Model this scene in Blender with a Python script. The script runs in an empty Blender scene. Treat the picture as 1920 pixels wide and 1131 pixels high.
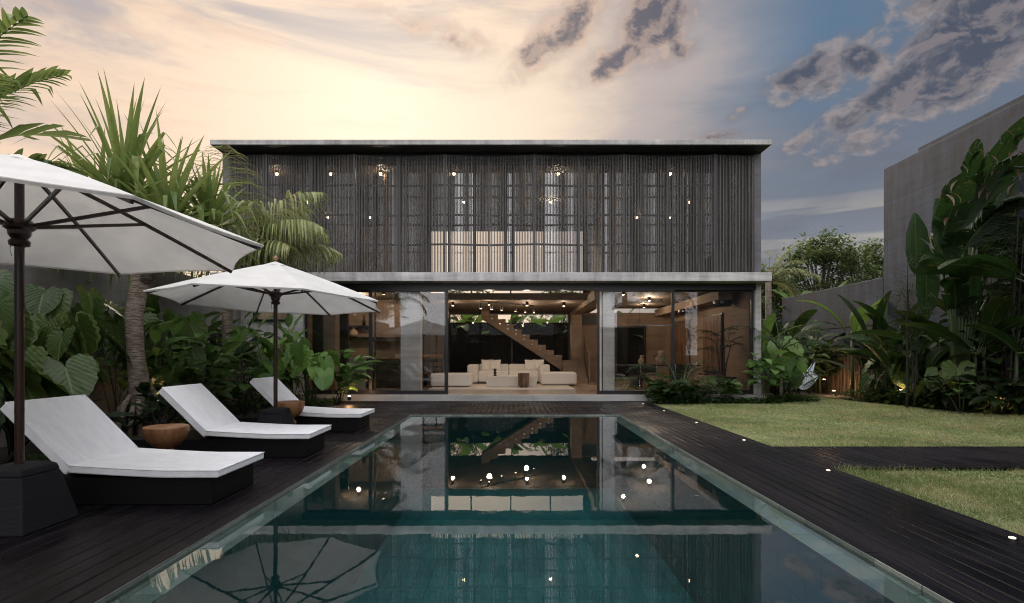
import bpy, math, random
import numpy as np
from mathutils import Vector, Matrix
from math import radians as R, sin, cos, pi, atan2, sqrt

SC = bpy.context.scene
COL = SC.collection
random.seed(7); np.random.seed(7)
EYE = 1.3            # camera height in metres

# ---------------------------------------------------------------- camera
cam_d = bpy.data.cameras.new('camera'); cam = bpy.data.objects.new('camera', cam_d); COL.objects.link(cam)
cam.location = (0, 0, EYE); cam.rotation_euler = (R(90), 0, 0)
cam_d.sensor_width = 36; cam_d.lens = 18.75
cam_d.shift_x = -2/1920; cam_d.shift_y = 98.5/1920
cam_d.clip_start = 0.05; cam_d.clip_end = 2000
SC.camera = cam
SC.view_settings.view_transform = 'Standard'; SC.view_settings.look = 'None'
SC.view_settings.gamma = 1; SC.view_settings.use_curve_mapping = False
SC.view_settings.exposure = 0.0
SC.cycles.max_bounces = 9; SC.cycles.transparent_max_bounces = 24
SC.cycles.diffuse_bounces = 3; SC.cycles.glossy_bounces = 4
SC.cycles.caustics_reflective = False; SC.cycles.caustics_refractive = False
SC.cycles.sample_clamp_indirect = 4.0
SC.cycles.use_denoising = True; SC.cycles.denoising_prefilter = 'FAST'; SC.cycles.filter_width = 1.1

# ---------------------------------------------------------------- node helpers
class NT:
    def __init__(s, tree): s.t = tree; s.n = tree.nodes; s.l = tree.links
    def new(s, typ, **kw):
        n = s.n.new(typ)
        for k, v in kw.items(): setattr(n, k, v)
        return n
    def put(s, sock, v):
        if hasattr(v, 'is_output'): s.l.new(v, sock)
        elif isinstance(v, (tuple, list)) and len(v) == 3 and sock.type == 'RGBA': sock.default_value = (*v, 1)
        else: sock.default_value = v
    def m(s, op, a, b=None, c=None, clamp=False):
        n = s.new('ShaderNodeMath', operation=op); n.use_clamp = clamp
        s.put(n.inputs[0], a)
        if b is not None: s.put(n.inputs[1], b)
        if c is not None: s.put(n.inputs[2], c)
        return n.outputs[0]
    def add(s, a, b): return s.m('ADD', a, b)
    def sub(s, a, b): return s.m('SUBTRACT', a, b)
    def mul(s, a, b): return s.m('MULTIPLY', a, b)
    def mr(s, v, a, b, c=0.0, d=1.0, smooth=True):
        n = s.new('ShaderNodeMapRange', interpolation_type='SMOOTHSTEP' if smooth else 'LINEAR')
        s.put(n.inputs[0], v); s.put(n.inputs[1], a); s.put(n.inputs[2], b); s.put(n.inputs[3], c); s.put(n.inputs[4], d)
        return n.outputs[0]
    def mix(s, f, a, b, typ='MIX'):
        n = s.new('ShaderNodeMixRGB', blend_type=typ)
        s.put(n.inputs[0], f); s.put(n.inputs[1], a); s.put(n.inputs[2], b)
        return n.outputs[0]
    def noise(s, vec, scale, detail=4, rough=.55, dist=0.0):
        n = s.new('ShaderNodeTexNoise'); s.put(n.inputs['Vector'], vec)
        n.inputs['Scale'].default_value = scale; n.inputs['Detail'].default_value = detail
        n.inputs['Roughness'].default_value = rough; n.inputs['Distortion'].default_value = dist
        return n.outputs['Fac']
    def mapping(s, vec, scale=(1, 1, 1), loc=(0, 0, 0), rot=(0, 0, 0)):
        n = s.new('ShaderNodeMapping'); s.put(n.inputs['Vector'], vec)
        n.inputs['Scale'].default_value = scale; n.inputs['Location'].default_value = loc; n.inputs['Rotation'].default_value = rot
        return n.outputs[0]
    def xyz(s, v):
        n = s.new('ShaderNodeSeparateXYZ'); s.put(n.inputs[0], v); return n.outputs
    def comb(s, x, y, z):
        n = s.new('ShaderNodeCombineXYZ'); s.put(n.inputs[0], x); s.put(n.inputs[1], y); s.put(n.inputs[2], z); return n.outputs[0]

def srgb(r, g, b):
    f = lambda c: ((c/255+.055)/1.055)**2.4 if c > 10 else c/255/12.92
    return (f(r), f(g), f(b))

# ---------------------------------------------------------------- sky and sun
SUN_AZ, SUN_EL = R(-16), R(27)        # azimuth east of +Y, elevation
world = bpy.data.worlds.new('World'); SC.world = world; world.use_nodes = True
def build_world():
    w = NT(world.node_tree); w.n.clear()
    out = w.new('ShaderNodeOutputWorld'); bg = w.new('ShaderNodeBackground')
    d = w.new('ShaderNodeTexCoord').outputs['Generated']
    x, y, z = w.xyz(d)
    az = w.m('MULTIPLY', w.m('ARCTAN2', x, y), 180/pi)          # degrees, 0 towards the house, + to the right
    el = w.m('MULTIPLY', w.m('ARCSINE', z), 180/pi)
    front = w.mr(w.m('ABSOLUTE', az), 65, 120, 1, 0)
    # warped streaky noise
    vs = w.mapping(d, scale=(1.0, 1.0, 4.5), rot=(0, R(-7), 0))
    n1 = w.noise(vs, 2.2, 6, .6, .6)
    n2 = w.noise(w.mapping(d, scale=(1, 1, 9), loc=(3, 1, 2)), 3.5, 6, .62, .4)
    warm_hi = srgb(255, 236, 209); warm = srgb(250, 216, 184); warm_gr = srgb(178, 170, 170)
    g1 = w.m('POWER', w.m('DIVIDE', w.sub(az, -8), 24), 2)
    g2 = w.m('POWER', w.m('DIVIDE', w.sub(el, 23), 11), 2)
    glow = w.m('EXPONENT', w.mul(w.add(g1, g2), -1))
    col = w.mix(w.m('ADD', w.mul(glow, .85), w.mr(el, 14, 3, 0, .35), clamp=True), warm, warm_hi)
    grey = w.mul(w.mr(n1, .47, .68), w.mr(w.add(el, w.mul(az, -.28)), 20, 38, .10, .95))
    col = w.mix(grey, col, warm_gr)
    col = w.mix(w.mul(w.mr(n2, .50, .70), w.mr(az, -5, -30, .12, .5)), col, srgb(232, 196, 168))
    # blue evening half to the right
    b = w.mr(w.add(az, w.add(w.mul(w.sub(n1, .5), 16), w.mul(w.sub(el, 20), -.30))), -3, 30, smooth=False)
    b = w.mr(b, 0, 1)
    up = w.mr(el, 13, 30)
    blue = w.mix(up, srgb(114, 116, 126), srgb(82, 116, 146))
    blue = w.mix(w.mul(w.mr(n1, .42, .62), .45), blue, srgb(108, 122, 140))
    lowb = w.mr(el, 13.5, 4.5)
    blue = w.mix(lowb, blue, srgb(158, 156, 156))
    streak = w.mul(w.mr(w.noise(w.mapping(d, scale=(1, 1, 22), loc=(1, 0, 0)), 1.6, 4, .5), .52, .62), w.mr(el, 5, 8, 0, 1))
    streak = w.mul(streak, w.mr(el, 17, 11, 0, 1))
    blue = w.mix(w.mul(streak, .5), blue, srgb(198, 188, 172))
    col = w.mix(w.mul(w.mr(w.m('ABSOLUTE', w.sub(b, .42)), .42, .0), .6), w.mix(b, col, blue), srgb(178, 166, 166))
    bank = w.mul(w.mr(w.noise(w.mapping(d, scale=(1, 1, 2.2), loc=(7, 2, 0)), 4.5, 6, .6, .3), .42, .66), w.mul(w.mr(az, 8, 20), w.mr(el, 24, 14)))
    col = w.mix(w.mul(bank, .6), col, srgb(98, 102, 116))
    # cumulus banks, laid along ellipses in azimuth and elevation
    def blob(a0, e0, ra, re, ang, amp=1.0):
        da, de = w.sub(az, a0), w.sub(el, e0)
        c_, s_ = cos(R(ang)), sin(R(ang))
        u = w.add(w.mul(da, c_/ra), w.mul(de, s_/ra)); v = w.add(w.mul(da, -s_/re), w.mul(de, c_/re))
        return w.mul(w.m('EXPONENT', w.mul(w.add(w.mul(u, u), w.mul(v, v)), -1)), amp)
    bl = [blob(*q) for q in ((41.0, 24.8, 6.4, 4.8, 0, 1.4), (36.5, 22.8, 3.8, 2.0, 20, 1.1), (28.5, 24.8, 3.8, 1.6, 15, 1.25), (32.5, 25.0, 4.2, 2.0, 10, 1.2), (30.5, 23.6, 2.8, 1.2, 0, .9),
        (33, 20.9, 5.0, 1.5, 24, 1.2), (38.5, 20.9, 5.8, 1.9, 5, 1.2), (28.4, 19.4, 2.4, .9, 30, .9), (33.5, 18.5, 3.2, 1.3, 0, .85), (30.5, 17.4, 2.4, .7, 0, .7), (27.4, 23.0, 1.8, .8, 25, .9),
        (22.7, 22.4, 1.8, .7, 20, .8), (21.2, 20.9, 2.4, .6, 0, .85), (14.8, 31.2, 4.8, 3.0, 35, 1.45), (11.2, 28.6, 5.0, 1.4, 18, 1.35), (5, 31, 6.5, 2.0, 32, 1.2), (16.6, 28.3, 2.6, 1.1, 10, 1.05), (1.5, 29.8, 3, .9, 20, .8), (2.4, 28.2, 1.6, .5, 0, .65),
        (-7, 30.6, 7, 1.4, -8, .85), (-14, 32, 3.2, .9, 0, .55), (-40, 27, 6, 1.4, -5, .4))]
    msk = bl[0]
    for q in bl[1:]: msk = w.m('MAXIMUM', msk, q)
    an = w.comb(w.m('DIVIDE', az, 3.1), w.m('DIVIDE', el, 2.1), 0.0)
    cn = w.noise(an, 1.0, 9, .60, .35)
    cn_s = w.noise(w.mapping(an, loc=(.22, -.26, 0)), 1.0, 9, .60, .35)
    dens = w.sub(w.add(w.mul(msk, .95), w.mul(w.sub(cn, .5), 2.3)), .50)
    cov = w.mul(w.mr(dens, -.14, .42), w.mr(msk, .18, .4))
    lit = w.mr(w.sub(cn, cn_s), -.06, .12)
    core = w.mr(dens, -.02, .6)
    isb = w.mr(az, 8, 26)
    edge = w.mix(isb, srgb(208, 178, 156), srgb(146, 136, 134)); dark = w.mix(isb, srgb(92, 88, 98), srgb(72, 76, 90))
    halo = w.mul(w.mr(dens, -.62, .1), w.mr(msk, .12, .6))
    col = w.mix(w.mul(halo, .42), col, w.mix(isb, srgb(176, 158, 150), srgb(104, 108, 120)))
    cc = w.mix(w.m('SUBTRACT', w.mul(core, 1.0), w.mul(lit, .45), clamp=True), edge, dark)
    cc = w.mix(w.mul(w.mul(lit, w.sub(1, w.mul(core, .75))), .6), cc, w.mix(isb, srgb(240, 205, 175), srgb(186, 168, 158)))
    col = w.mix(w.mul(cov, .93), col, cc)
    # behind the camera: bright even evening cloud, and the zenith
    back = w.mix(w.mr(n1, .4, .65), (1.9, 1.87, 1.9), (1.4, 1.4, 1.48))
    col = w.mix(front, back, col)
    col = w.mix(w.mr(el, 42, 70), col, (2.9, 2.9, 2.98))
    sky = w.new('ShaderNodeTexSky', sky_type='NISHITA'); sky.sun_disc = False
    sky.sun_elevation = SUN_EL; sky.sun_rotation = SUN_AZ; sky.altitude = 50; sky.dust_density = 2
    skc = w.mix(1.0, sky.outputs[0], (.10, .10, .10), 'MULTIPLY')
    col = w.mix(.08, col, skc)
    col = w.mix(w.mr(el, -1, -6), col, (.03, .03, .03))
    w.l.new(col, bg.inputs[0]); bg.inputs[1].default_value = 1.0
    w.l.new(bg.outputs[0], out.inputs[0])
build_world()
sun_d = bpy.data.lights.new('sun', 'SUN'); sun_d.energy = 2.0; sun_d.angle = R(14); sun_d.color = (1, .86, .68)
sun = bpy.data.objects.new('sun', sun_d); COL.objects.link(sun)
sv = Vector((sin(SUN_AZ)*cos(SUN_EL), cos(SUN_AZ)*cos(SUN_EL), sin(SUN_EL)))
sun.rotation_euler = sv.to_track_quat('Z', 'Y').to_euler(); sun.location = (0, 0, 30)

# ---------------------------------------------------------------- materials
def mat(name, base, rough=.6, metal=0.0, spec=.5, fn=None, emit=None, estr=0.0, coat=0):
    M = bpy.data.materials.new(name); M.use_nodes = True
    t = NT(M.node_tree); p = t.n['Principled BSDF']
    p.inputs['Base Color'].default_value = (*base, 1); p.inputs['Roughness'].default_value = rough
    p.inputs['Metallic'].default_value = metal; p.inputs['Specular IOR Level'].default_value = spec
    if coat: p.inputs['Coat Weight'].default_value = coat
    if emit: p.inputs['Emission Color'].default_value = (*emit, 1); p.inputs['Emission Strength'].default_value = estr
    if fn: fn(t, p)
    return M
def bump(t, p, h, dist, strength=1.0):
    b = t.new('ShaderNodeBump'); b.inputs['Distance'].default_value = dist; b.inputs['Strength'].default_value = strength
    t.put(b.inputs['Height'], h); t.l.new(b.outputs[0], p.inputs['Normal'])
def obj_co(t): return t.new('ShaderNodeTexCoord').outputs['Object']
def geo_co(t): return t.new('ShaderNodeNewGeometry').outputs['Position']

def concrete(name, c, streak=.35, rough=.75, gain=1.0, joint=False):
    def fn(t, p):
        v = geo_co(t)
        a = t.noise(t.mapping(v, scale=(.5, .5, .5)), 1.6, 6, .65, .3)
        b_ = t.noise(t.mapping(v, scale=(.25, .25, 3)), 2.4, 5, .6)
        dr = t.noise(t.mapping(v, scale=(2.2, 2.2, .25)), 2.0, 4, .6)
        f = t.noise(v, 45, 3, .6)
        k = t.add(t.mul(t.sub(a, .5), 1.1), t.add(t.mul(t.sub(b_, .5), .8), t.add(t.mul(t.sub(dr, .5), streak*1.6), t.mul(t.sub(f, .5), .35))))
        k = t.add(1.0, t.mul(k, gain))
        sc = t.new('ShaderNodeVectorMath', operation='SCALE'); sc.inputs[0].default_value = c; t.put(sc.inputs['Scale'], k)
        if joint:
            x, y, z = t.xyz(v); bt = t.new('ShaderNodeTexBrick'); t.put(bt.inputs['Vector'], t.comb(y, z, 0.0)); bt.offset = 0
            bt.inputs['Scale'].default_value = 1; bt.inputs['Brick Width'].default_value = 2.4; bt.inputs['Row Height'].default_value = 1.22; bt.inputs['Mortar Size'].default_value = .012; bt.inputs['Mortar Smooth'].default_value = .4
            bt.inputs['Color1'].default_value = (.86, .86, .86, 1); bt.inputs['Color2'].default_value = (1.12, 1.12, 1.12, 1); bt.inputs['Mortar'].default_value = (.5, .5, .5, 1)
        t.l.new(t.mix(1.0, sc.outputs[0], bt.outputs['Color'], 'MULTIPLY') if joint else sc.outputs[0], p.inputs['Base Color'])
        bump(t, p, t.add(f, t.mul(b_, .6)), .006, .5)
    return mat(name, c, rough, fn=fn)
def wood(name, c1, c2, axis='z', scale=1.0, rough=.5, ring=6):
    def fn(t, p):
        v = obj_co(t)
        s = {'x': (.12, 1, 1), 'y': (1, .12, 1), 'z': (1, 1, .12)}[axis]
        a = t.noise(t.mapping(v, scale=s), ring*scale, 5, .6, .8)
        b_ = t.noise(t.mapping(v, scale=tuple(q*3 for q in s)), ring*6*scale, 3, .6)
        k = t.mr(t.add(t.mul(a, .75), t.mul(b_, .25)), .35, .65)
        t.l.new(t.mix(k, c1, c2), p.inputs['Base Color'])
        bump(t, p, b_, .002, .5)
    return mat(name, c1, rough, fn=fn)

M = {}
M['concrete_light'] = concrete('cast concrete', (.45, .44, .43), .5, gain=1.35)
M['column'] = concrete('pale column concrete', (.85, .84, .81), .2)
M['concrete_roof'] = concrete('roof edge concrete', (.38, .37, .355), .6, gain=1.4)
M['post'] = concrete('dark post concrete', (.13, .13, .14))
M['concrete_floor'] = concrete('plinth concrete', (.36, .355, .34), .1)
M['wall_right'] = concrete('weathered wall concrete', (.022, .030, .048), .9, gain=1.6, joint=True)  # streaks are weathering; the very dark base stands in for dimmer light
M['wall_left'] = concrete('garden wall concrete', (.20, .19, .185), .5)
M['concrete_brown'] = concrete('warm interior plaster', (.27, .195, .142), .2)
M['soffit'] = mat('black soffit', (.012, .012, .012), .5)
M['black'] = mat('black metal', (.012, .012, .016), .35, spec=.5)
M['black_wood'] = mat('black stained wood', (.0045, .0045, .0045), .6, spec=.18)
M['dark_int'] = mat('dark joinery', (.018, .014, .012), .4)
M['floor_int'] = concrete('interior floor', (.36, .26, .185), .05, rough=.22)
M['int_ceiling'] = concrete('board marked ceiling', (.20, .15, .112), .2)
def _slat(t, p):
    v = geo_co(t); a = t.noise(t.mapping(v, scale=(27, 27, .35)), 1.0, 3, .6)
    b_ = t.noise(t.mapping(v, scale=(30, 30, 5)), 2.0, 3, .6)
    k = t.mr(t.add(t.mul(a, .75), t.mul(b_, .25)), .33, .67)
    t.l.new(t.mix(k, (.030, .026, .023), (.135, .125, .115)), p.inputs['Base Color'])
M['slat'] = mat('weathered slat wood', (.1, .095, .09), .7, fn=_slat)
M['rail'] = mat('dark shutter steel', (.045, .045, .05), .5)
def _deck(t, p):
    v = geo_co(t); x, y, z = t.xyz(v)
    pid = t.m('FLOOR', t.m('DIVIDE', t.add(x, 20), .125))
    rnd = t.new('ShaderNodeTexWhiteNoise', noise_dimensions='1D'); t.put(rnd.inputs['W'], pid)
    a = t.noise(t.mapping(v, scale=(30, 1.2, 1)), 1.5, 5, .65, .3)
    big = t.noise(v, .8, 5, .6)
    k = t.add(t.mul(a, .55), t.add(t.mul(rnd.outputs['Value'], .45), t.mul(t.sub(big, .5), .9)))
    t.l.new(t.mix(t.mr(k, .2, .85), (.0028, .0023, .0036), (.012, .0098, .0118)), p.inputs['Base Color'])
    t.l.new(t.mr(t.add(t.mul(a, .4), t.mul(big, .6)), .36, .64, .26, .66), p.inputs['Roughness'])
    bump(t, p, a, .0015, .6)
M['deck'] = mat('dark deck board', (.02, .017, .018), .45, fn=_deck, spec=.12)
def _fabric(t, p):
    v = obj_co(t); f = t.noise(v, 260, 2, .5); g = t.noise(t.mapping(v, scale=(1, 2.5, 1)), 5, 4, .6)
    bump(t, p, t.add(t.mul(f, .15), g), .022, .6)
    t.l.new(t.mix(t.mr(g, .3, .7), (.76, .77, .80), (.84, .84, .845)), p.inputs['Base Color'])
M['cushion'] = mat('white outdoor cushion', (.72, .72, .73), .85, fn=_fabric, spec=.2)
def _sofa(t, p):
    v = obj_co(t); g = t.noise(v, 4, 4, .6); bump(t, p, g, .02, .5)
M['sofa'] = mat('cream boucle', (.82, .77, .70), .95, fn=_sofa, spec=.1)
M['rug'] = mat('cream rug', (.72, .66, .58), .95, spec=.1)
def _canopy(name, c, trans):
    Mx = bpy.data.materials.new(name); Mx.use_nodes = True; t = NT(Mx.node_tree); t.n.clear()
    o = t.new('ShaderNodeOutputMaterial'); a = t.new('ShaderNodeBsdfDiffuse'); b_ = t.new('ShaderNodeBsdfTranslucent'); m = t.new('ShaderNodeMixShader')
    f = t.noise(t.new('ShaderNodeTexCoord').outputs['Object'], 3, 4, .6)
    cc = t.mix(t.mr(f, .35, .65), tuple(q*.93 for q in c), c)
    t.l.new(cc, a.inputs[0]); t.l.new(cc, b_.inputs[0]); m.inputs[0].default_value = trans
    t.l.new(a.outputs[0], m.inputs[1]); t.l.new(b_.outputs[0], m.inputs[2]); t.l.new(m.outputs[0], o.inputs[0])
    return Mx
M['canopy'] = _canopy('umbrella canvas', (.90, .885, .865), .47)
M['curtain'] = _canopy('sheer curtain', (.86, .85, .84), .45)
M['blind'] = _canopy('white roller blind', (.93, .93, .92), .72)
M['pole'] = wood('dark umbrella wood', (.012, .006, .005), (.045, .018, .012), 'z', 1, .32)
M['umb_base'] = mat('charcoal umbrella base', (.009, .009, .012), .75, spec=.3,
    fn=lambda t, p: bump(t, p, t.noise(t.mapping(obj_co(t), scale=(1, 1, 7)), 14, 4, .6), .01, .6))
M['teak'] = wood('carved teak', (.16, .065, .025), (.36, .18, .085), 'z', .6, .42, 5)
M['stump'] = wood('petrified stump', (.05, .025, .012), (.26, .15, .09), 'z', 1.5, .5, 7)
M['panel_wood'] = wood('brown timber panel', (.10, .045, .022), (.24, .125, .065), 'z', .8, .5, 5)
M['chrome'] = mat('polished steel', (.6, .6, .6), .15, metal=1)
M['leather'] = mat('dark leather', (.02, .014, .01), .5)
M['stone_vase'] = mat('sand ceramic', (.42, .30, .20), .6)
M['lamp'] = mat('lit lamp', (1, .9, .75), .5, emit=(1, .74, .45), estr=9)
M['lamp_soft'] = mat('lit deck lamp', (1, .95, .85), .5, emit=(1, .86, .66), estr=1.8)
M['soil'] = mat('planting soil', (.022, .018, .014), .95,
    fn=lambda t, p: bump(t, p, t.noise(geo_co(t), 22, 5, .7), .05, .9))
M['stone'] = mat('dark pebble', (.06, .055, .05), .8)
def _lawn(t, p):
    v = geo_co(t); a = t.noise(v, 1.1, 5, .6); b_ = t.noise(v, 30, 4, .7)
    t.l.new(t.mix(t.mr(t.add(t.mul(a, .7), t.mul(b_, .3)), .35, .65), (.06, .085, .028), (.26, .29, .13)), p.inputs['Base Color'])
    bump(t, p, b_, .03, .8)
M['lawn'] = mat('lawn ground', (.08, .1, .03), .95, fn=_lawn)
def _tile(name, ca, cb, grout, size=(.2, .4), rough=.35):
    def fn(t, p):
        v = geo_co(t); x, y, z = t.xyz(v)
        vv = t.comb(y, t.add(x, t.mul(z, 1.0)), 0.0)
        br = t.new('ShaderNodeTexBrick'); t.put(br.inputs['Vector'], vv)
        br.inputs['Scale'].default_value = 1; br.inputs['Brick Width'].default_value = size[1]; br.inputs['Row Height'].default_value = size[0]
        br.inputs['Mortar Size'].default_value = .006; br.inputs['Bias'].default_value = 0
        br.inputs['Color1'].default_value = (*ca, 1); br.inputs['Color2'].default_value = (*cb, 1); br.inputs['Mortar'].default_value = (*grout, 1)
        n = t.noise(v, 7, 5, .65); n2 = t.noise(v, 1.3, 4, .6)
        c = t.mix(t.mr(n, .3, .7, 0, .55), br.outputs['Color'], t.mix(.5, ca, cb))
        c = t.mix(1.0, c, t.mix(n2, (.62, .62, .62), (1.35, 1.35, 1.35)), 'MULTIPLY')
        t.l.new(c, p.inputs['Base Color'])
    return mat(name, ca, rough, fn=fn)
M['pool_tile'] = _tile('green pool stone', (.011, .082, .086), (.022, .122, .122), (.005, .038, .042))
M['coping'] = _tile('pale green coping stone', (.10, .125, .11), (.27, .30, .27), (.07, .08, .075), (.22, .4), .4)
def _mirrorlike(name, tint, base, ior, rough=0.0, ripple=None):
    Mx = bpy.data.materials.new(name); Mx.use_nodes = True; t = NT(Mx.node_tree); t.n.clear()
    o = t.new('ShaderNodeOutputMaterial'); g = t.new('ShaderNodeBsdfGlossy'); tr = t.new('ShaderNodeBsdfTransparent'); m = t.new('ShaderNodeMixShader')
    fr = t.new('ShaderNodeFresnel'); fr.inputs[0].default_value = ior
    g.inputs['Roughness'].default_value = rough; tr.inputs[0].default_value = (*tint, 1)
    if ripple:
        b = t.new('ShaderNodeBump'); b.inputs['Distance'].default_value = ripple; b.inputs['Strength'].default_value = 1
        t.put(b.inputs['Height'], t.add(t.noise(t.mapping(geo_co(t), scale=(1, .55, 1)), 3.0, 2, .5), t.mul(t.noise(t.mapping(geo_co(t), scale=(1, .45, 1)), 17.0, 2, .5), .22)))
        t.l.new(b.outputs[0], g.inputs['Normal'])
    t.l.new(t.m('ADD', fr.outputs[0], base, clamp=True), m.inputs[0])
    t.l.new(tr.outputs[0], m.inputs[1]); t.l.new(g.outputs[0], m.inputs[2]); t.l.new(m.outputs[0], o.inputs[0])
    return Mx
M['water'] = _mirrorlike('pool water', (.80, .93, .94), .10, 1.5, 0.0, .0005)
M['glass'] = _mirrorlike('window glass', (.985, .985, .985), .012, 1.5)
M['glass_up'] = _mirrorlike('upper window glass', (.99, .99, .99), .02, 1.45)
M['glass_up_hi'] = _mirrorlike('reflective upper glass', (.97, .97, .97), .20, 1.5)
M['glass_rear'] = _mirrorlike('rear window glass', (.99, .99, .99), .0, 1.18)

def leaf_mat(name, dark, light, vein, vein_n=11, vein_slant=.55, trans=.3, rough=.42, kind='broad'):
    Mx = bpy.data.materials.new(name); Mx.use_nodes = True; t = NT(Mx.node_tree); p = t.n['Principled BSDF']
    uv = t.new('ShaderNodeUVMap').outputs[0]; u, v, _ = t.xyz(uv)
    at = t.new('ShaderNodeAttribute', attribute_name='tint').outputs['Fac']
    n = t.noise(geo_co(t), 3.5, 3, .6)
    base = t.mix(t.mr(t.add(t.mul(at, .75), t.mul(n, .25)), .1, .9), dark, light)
    if kind == 'broad':
        s = t.m('ABSOLUTE', t.sub(u, .5))
        mid = t.mr(s, .035, .012)
        w_ = t.m('FRACT', t.mul(t.add(v, t.mul(s, -vein_slant)), vein_n))
        w2 = t.m('ABSOLUTE', t.sub(w_, .5))
        vn = t.mr(w2, .40, .49)
        base = t.mix(t.mul(vn, .45), base, vein); base = t.mix(t.mul(mid, .8), base, vein)
        bump(t, p, t.add(t.mul(w2, -1), t.mul(mid, -.4)), .02, .8)
    elif kind == 'ear':
        s = t.m('ABSOLUTE', t.sub(u, .5)); w_ = t.m('FRACT', t.mul(t.sub(v, t.mul(s, .75)), vein_n)); w2 = t.m('ABSOLUTE', t.sub(w_, .5)); vn = t.mr(w2, .41, .49)
        mid = t.mr(s, .022, .008)
        base = t.mix(t.mul(vn, .2), base, vein); base = t.mix(t.mul(mid, .7), base, vein)
        bump(t, p, t.mul(w2, -1), .010, .7)
    else:
        s = t.m('ABSOLUTE', t.sub(u, .5)); bump(t, p, s, .01, .6)
        base = t.mix(t.mr(v, .82, 1.0, 0, .5), base, vein)
    br = t.mr(t.add(t.noise(geo_co(t), 13, 4, .65), t.add(t.mul(at, .10), t.mul(t.mr(v, .6, 1.0), .10))), .66, .74)
    base = t.mix(t.mul(br, .7), base, (.16, .115, .05))
    if kind == 'grass': base = t.mix(t.mul(t.mr(t.noise(geo_co(t), 1.4, 4, .65), .47, .60), .7), base, (.46, .40, .22))
    t.l.new(base, p.inputs['Base Color']); p.inputs['Roughness'].default_value = rough
    p.inputs['Specular IOR Level'].default_value = .35
    o = t.n['Material Output']; m = t.new('ShaderNodeMixShader'); tr = t.new('ShaderNodeBsdfTranslucent')
    t.l.new(t.mix(.5, base, light), tr.inputs[0]); m.inputs[0].default_value = trans
    t.l.new(p.outputs[0], m.inputs[1]); t.l.new(tr.outputs[0], m.inputs[2]); t.l.new(m.outputs[0], o.inputs[0])
    return Mx
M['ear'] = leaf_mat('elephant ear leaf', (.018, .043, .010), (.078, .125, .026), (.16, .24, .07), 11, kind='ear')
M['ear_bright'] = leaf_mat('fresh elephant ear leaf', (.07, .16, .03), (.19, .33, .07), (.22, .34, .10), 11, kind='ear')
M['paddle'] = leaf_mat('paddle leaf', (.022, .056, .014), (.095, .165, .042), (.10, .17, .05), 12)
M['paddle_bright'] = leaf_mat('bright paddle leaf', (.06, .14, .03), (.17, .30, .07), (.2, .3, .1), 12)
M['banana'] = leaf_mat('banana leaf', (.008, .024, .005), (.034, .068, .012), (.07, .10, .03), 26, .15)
M['banana_bright'] = leaf_mat('sunlit banana leaf', (.05, .10, .016), (.17, .27, .05), (.3, .4, .14), 26, .15, trans=.45)  # banana leaf copy with sunlight painted into its greens
M['banana_dark'] = leaf_mat('shaded banana leaf', (.007, .022, .006), (.03, .07, .014), (.06, .1, .03), 26, .15)  # banana leaf copy with shade painted into its greens
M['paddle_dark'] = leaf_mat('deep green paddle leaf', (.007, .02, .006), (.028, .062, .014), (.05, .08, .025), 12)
M['strap'] = leaf_mat('screw pine leaf', (.075, .13, .03), (.25, .31, .09), (.3, .3, .16), kind='strap')
M['frond'] = leaf_mat('palm leaflet', (.13, .18, .05), (.38, .38, .17), (.36, .30, .19), kind='strap')
M['frond_dark'] = leaf_mat('dark palm leaflet', (.010, .028, .007), (.04, .078, .018), (.08, .1, .04), kind='strap')
M['tree_leaf'] = leaf_mat('tree leaf', (.035, .06, .018), (.15, .20, .065), (.1, .14, .05), kind='strap')
M['grass'] = leaf_mat('grass blade', (.085, .13, .03), (.45, .49, .22), (.24, .24, .13), kind='grass', trans=.35)
M['dry'] = leaf_mat('dry brown leaf', (.12, .08, .05), (.3, .23, .17), (.35, .28, .2), kind='strap')
M['cover'] = leaf_mat('ground cover leaf', (.014, .045, .008), (.065, .14, .022), (.09, .15, .04), 7)
M['stem'] = mat('green stem', (.045, .07, .025), .6)
M['stem_dark'] = mat('dark stem', (.018, .017, .012), .7)
def _bark(t, p):
    v = obj_co(t); x, y, z = t.xyz(v)
    a = t.noise(t.mapping(v, scale=(1, 1, 9)), 7, 4, .65, .3); b_ = t.noise(v, 3, 4, .6)
    c = t.mix(t.mr(a, .35, .65), (.10, .065, .045), (.38, .32, .26)); c = t.mix(t.mr(b_, .45, .7, 0, .6), c, (.14, .10, .075))
    t.l.new(c, p.inputs['Base Color']); bump(t, p, a, .02, 1)
M['bark'] = mat('ringed bark', (.25, .2, .16), .85, fn=_bark)
M['bark_dark'] = mat('dark bark', (.05, .038, .028), .9)
M['reed'] = wood('reed screen', (.07, .045, .028), (.2, .14, .09), 'z', 2, .8)

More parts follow.
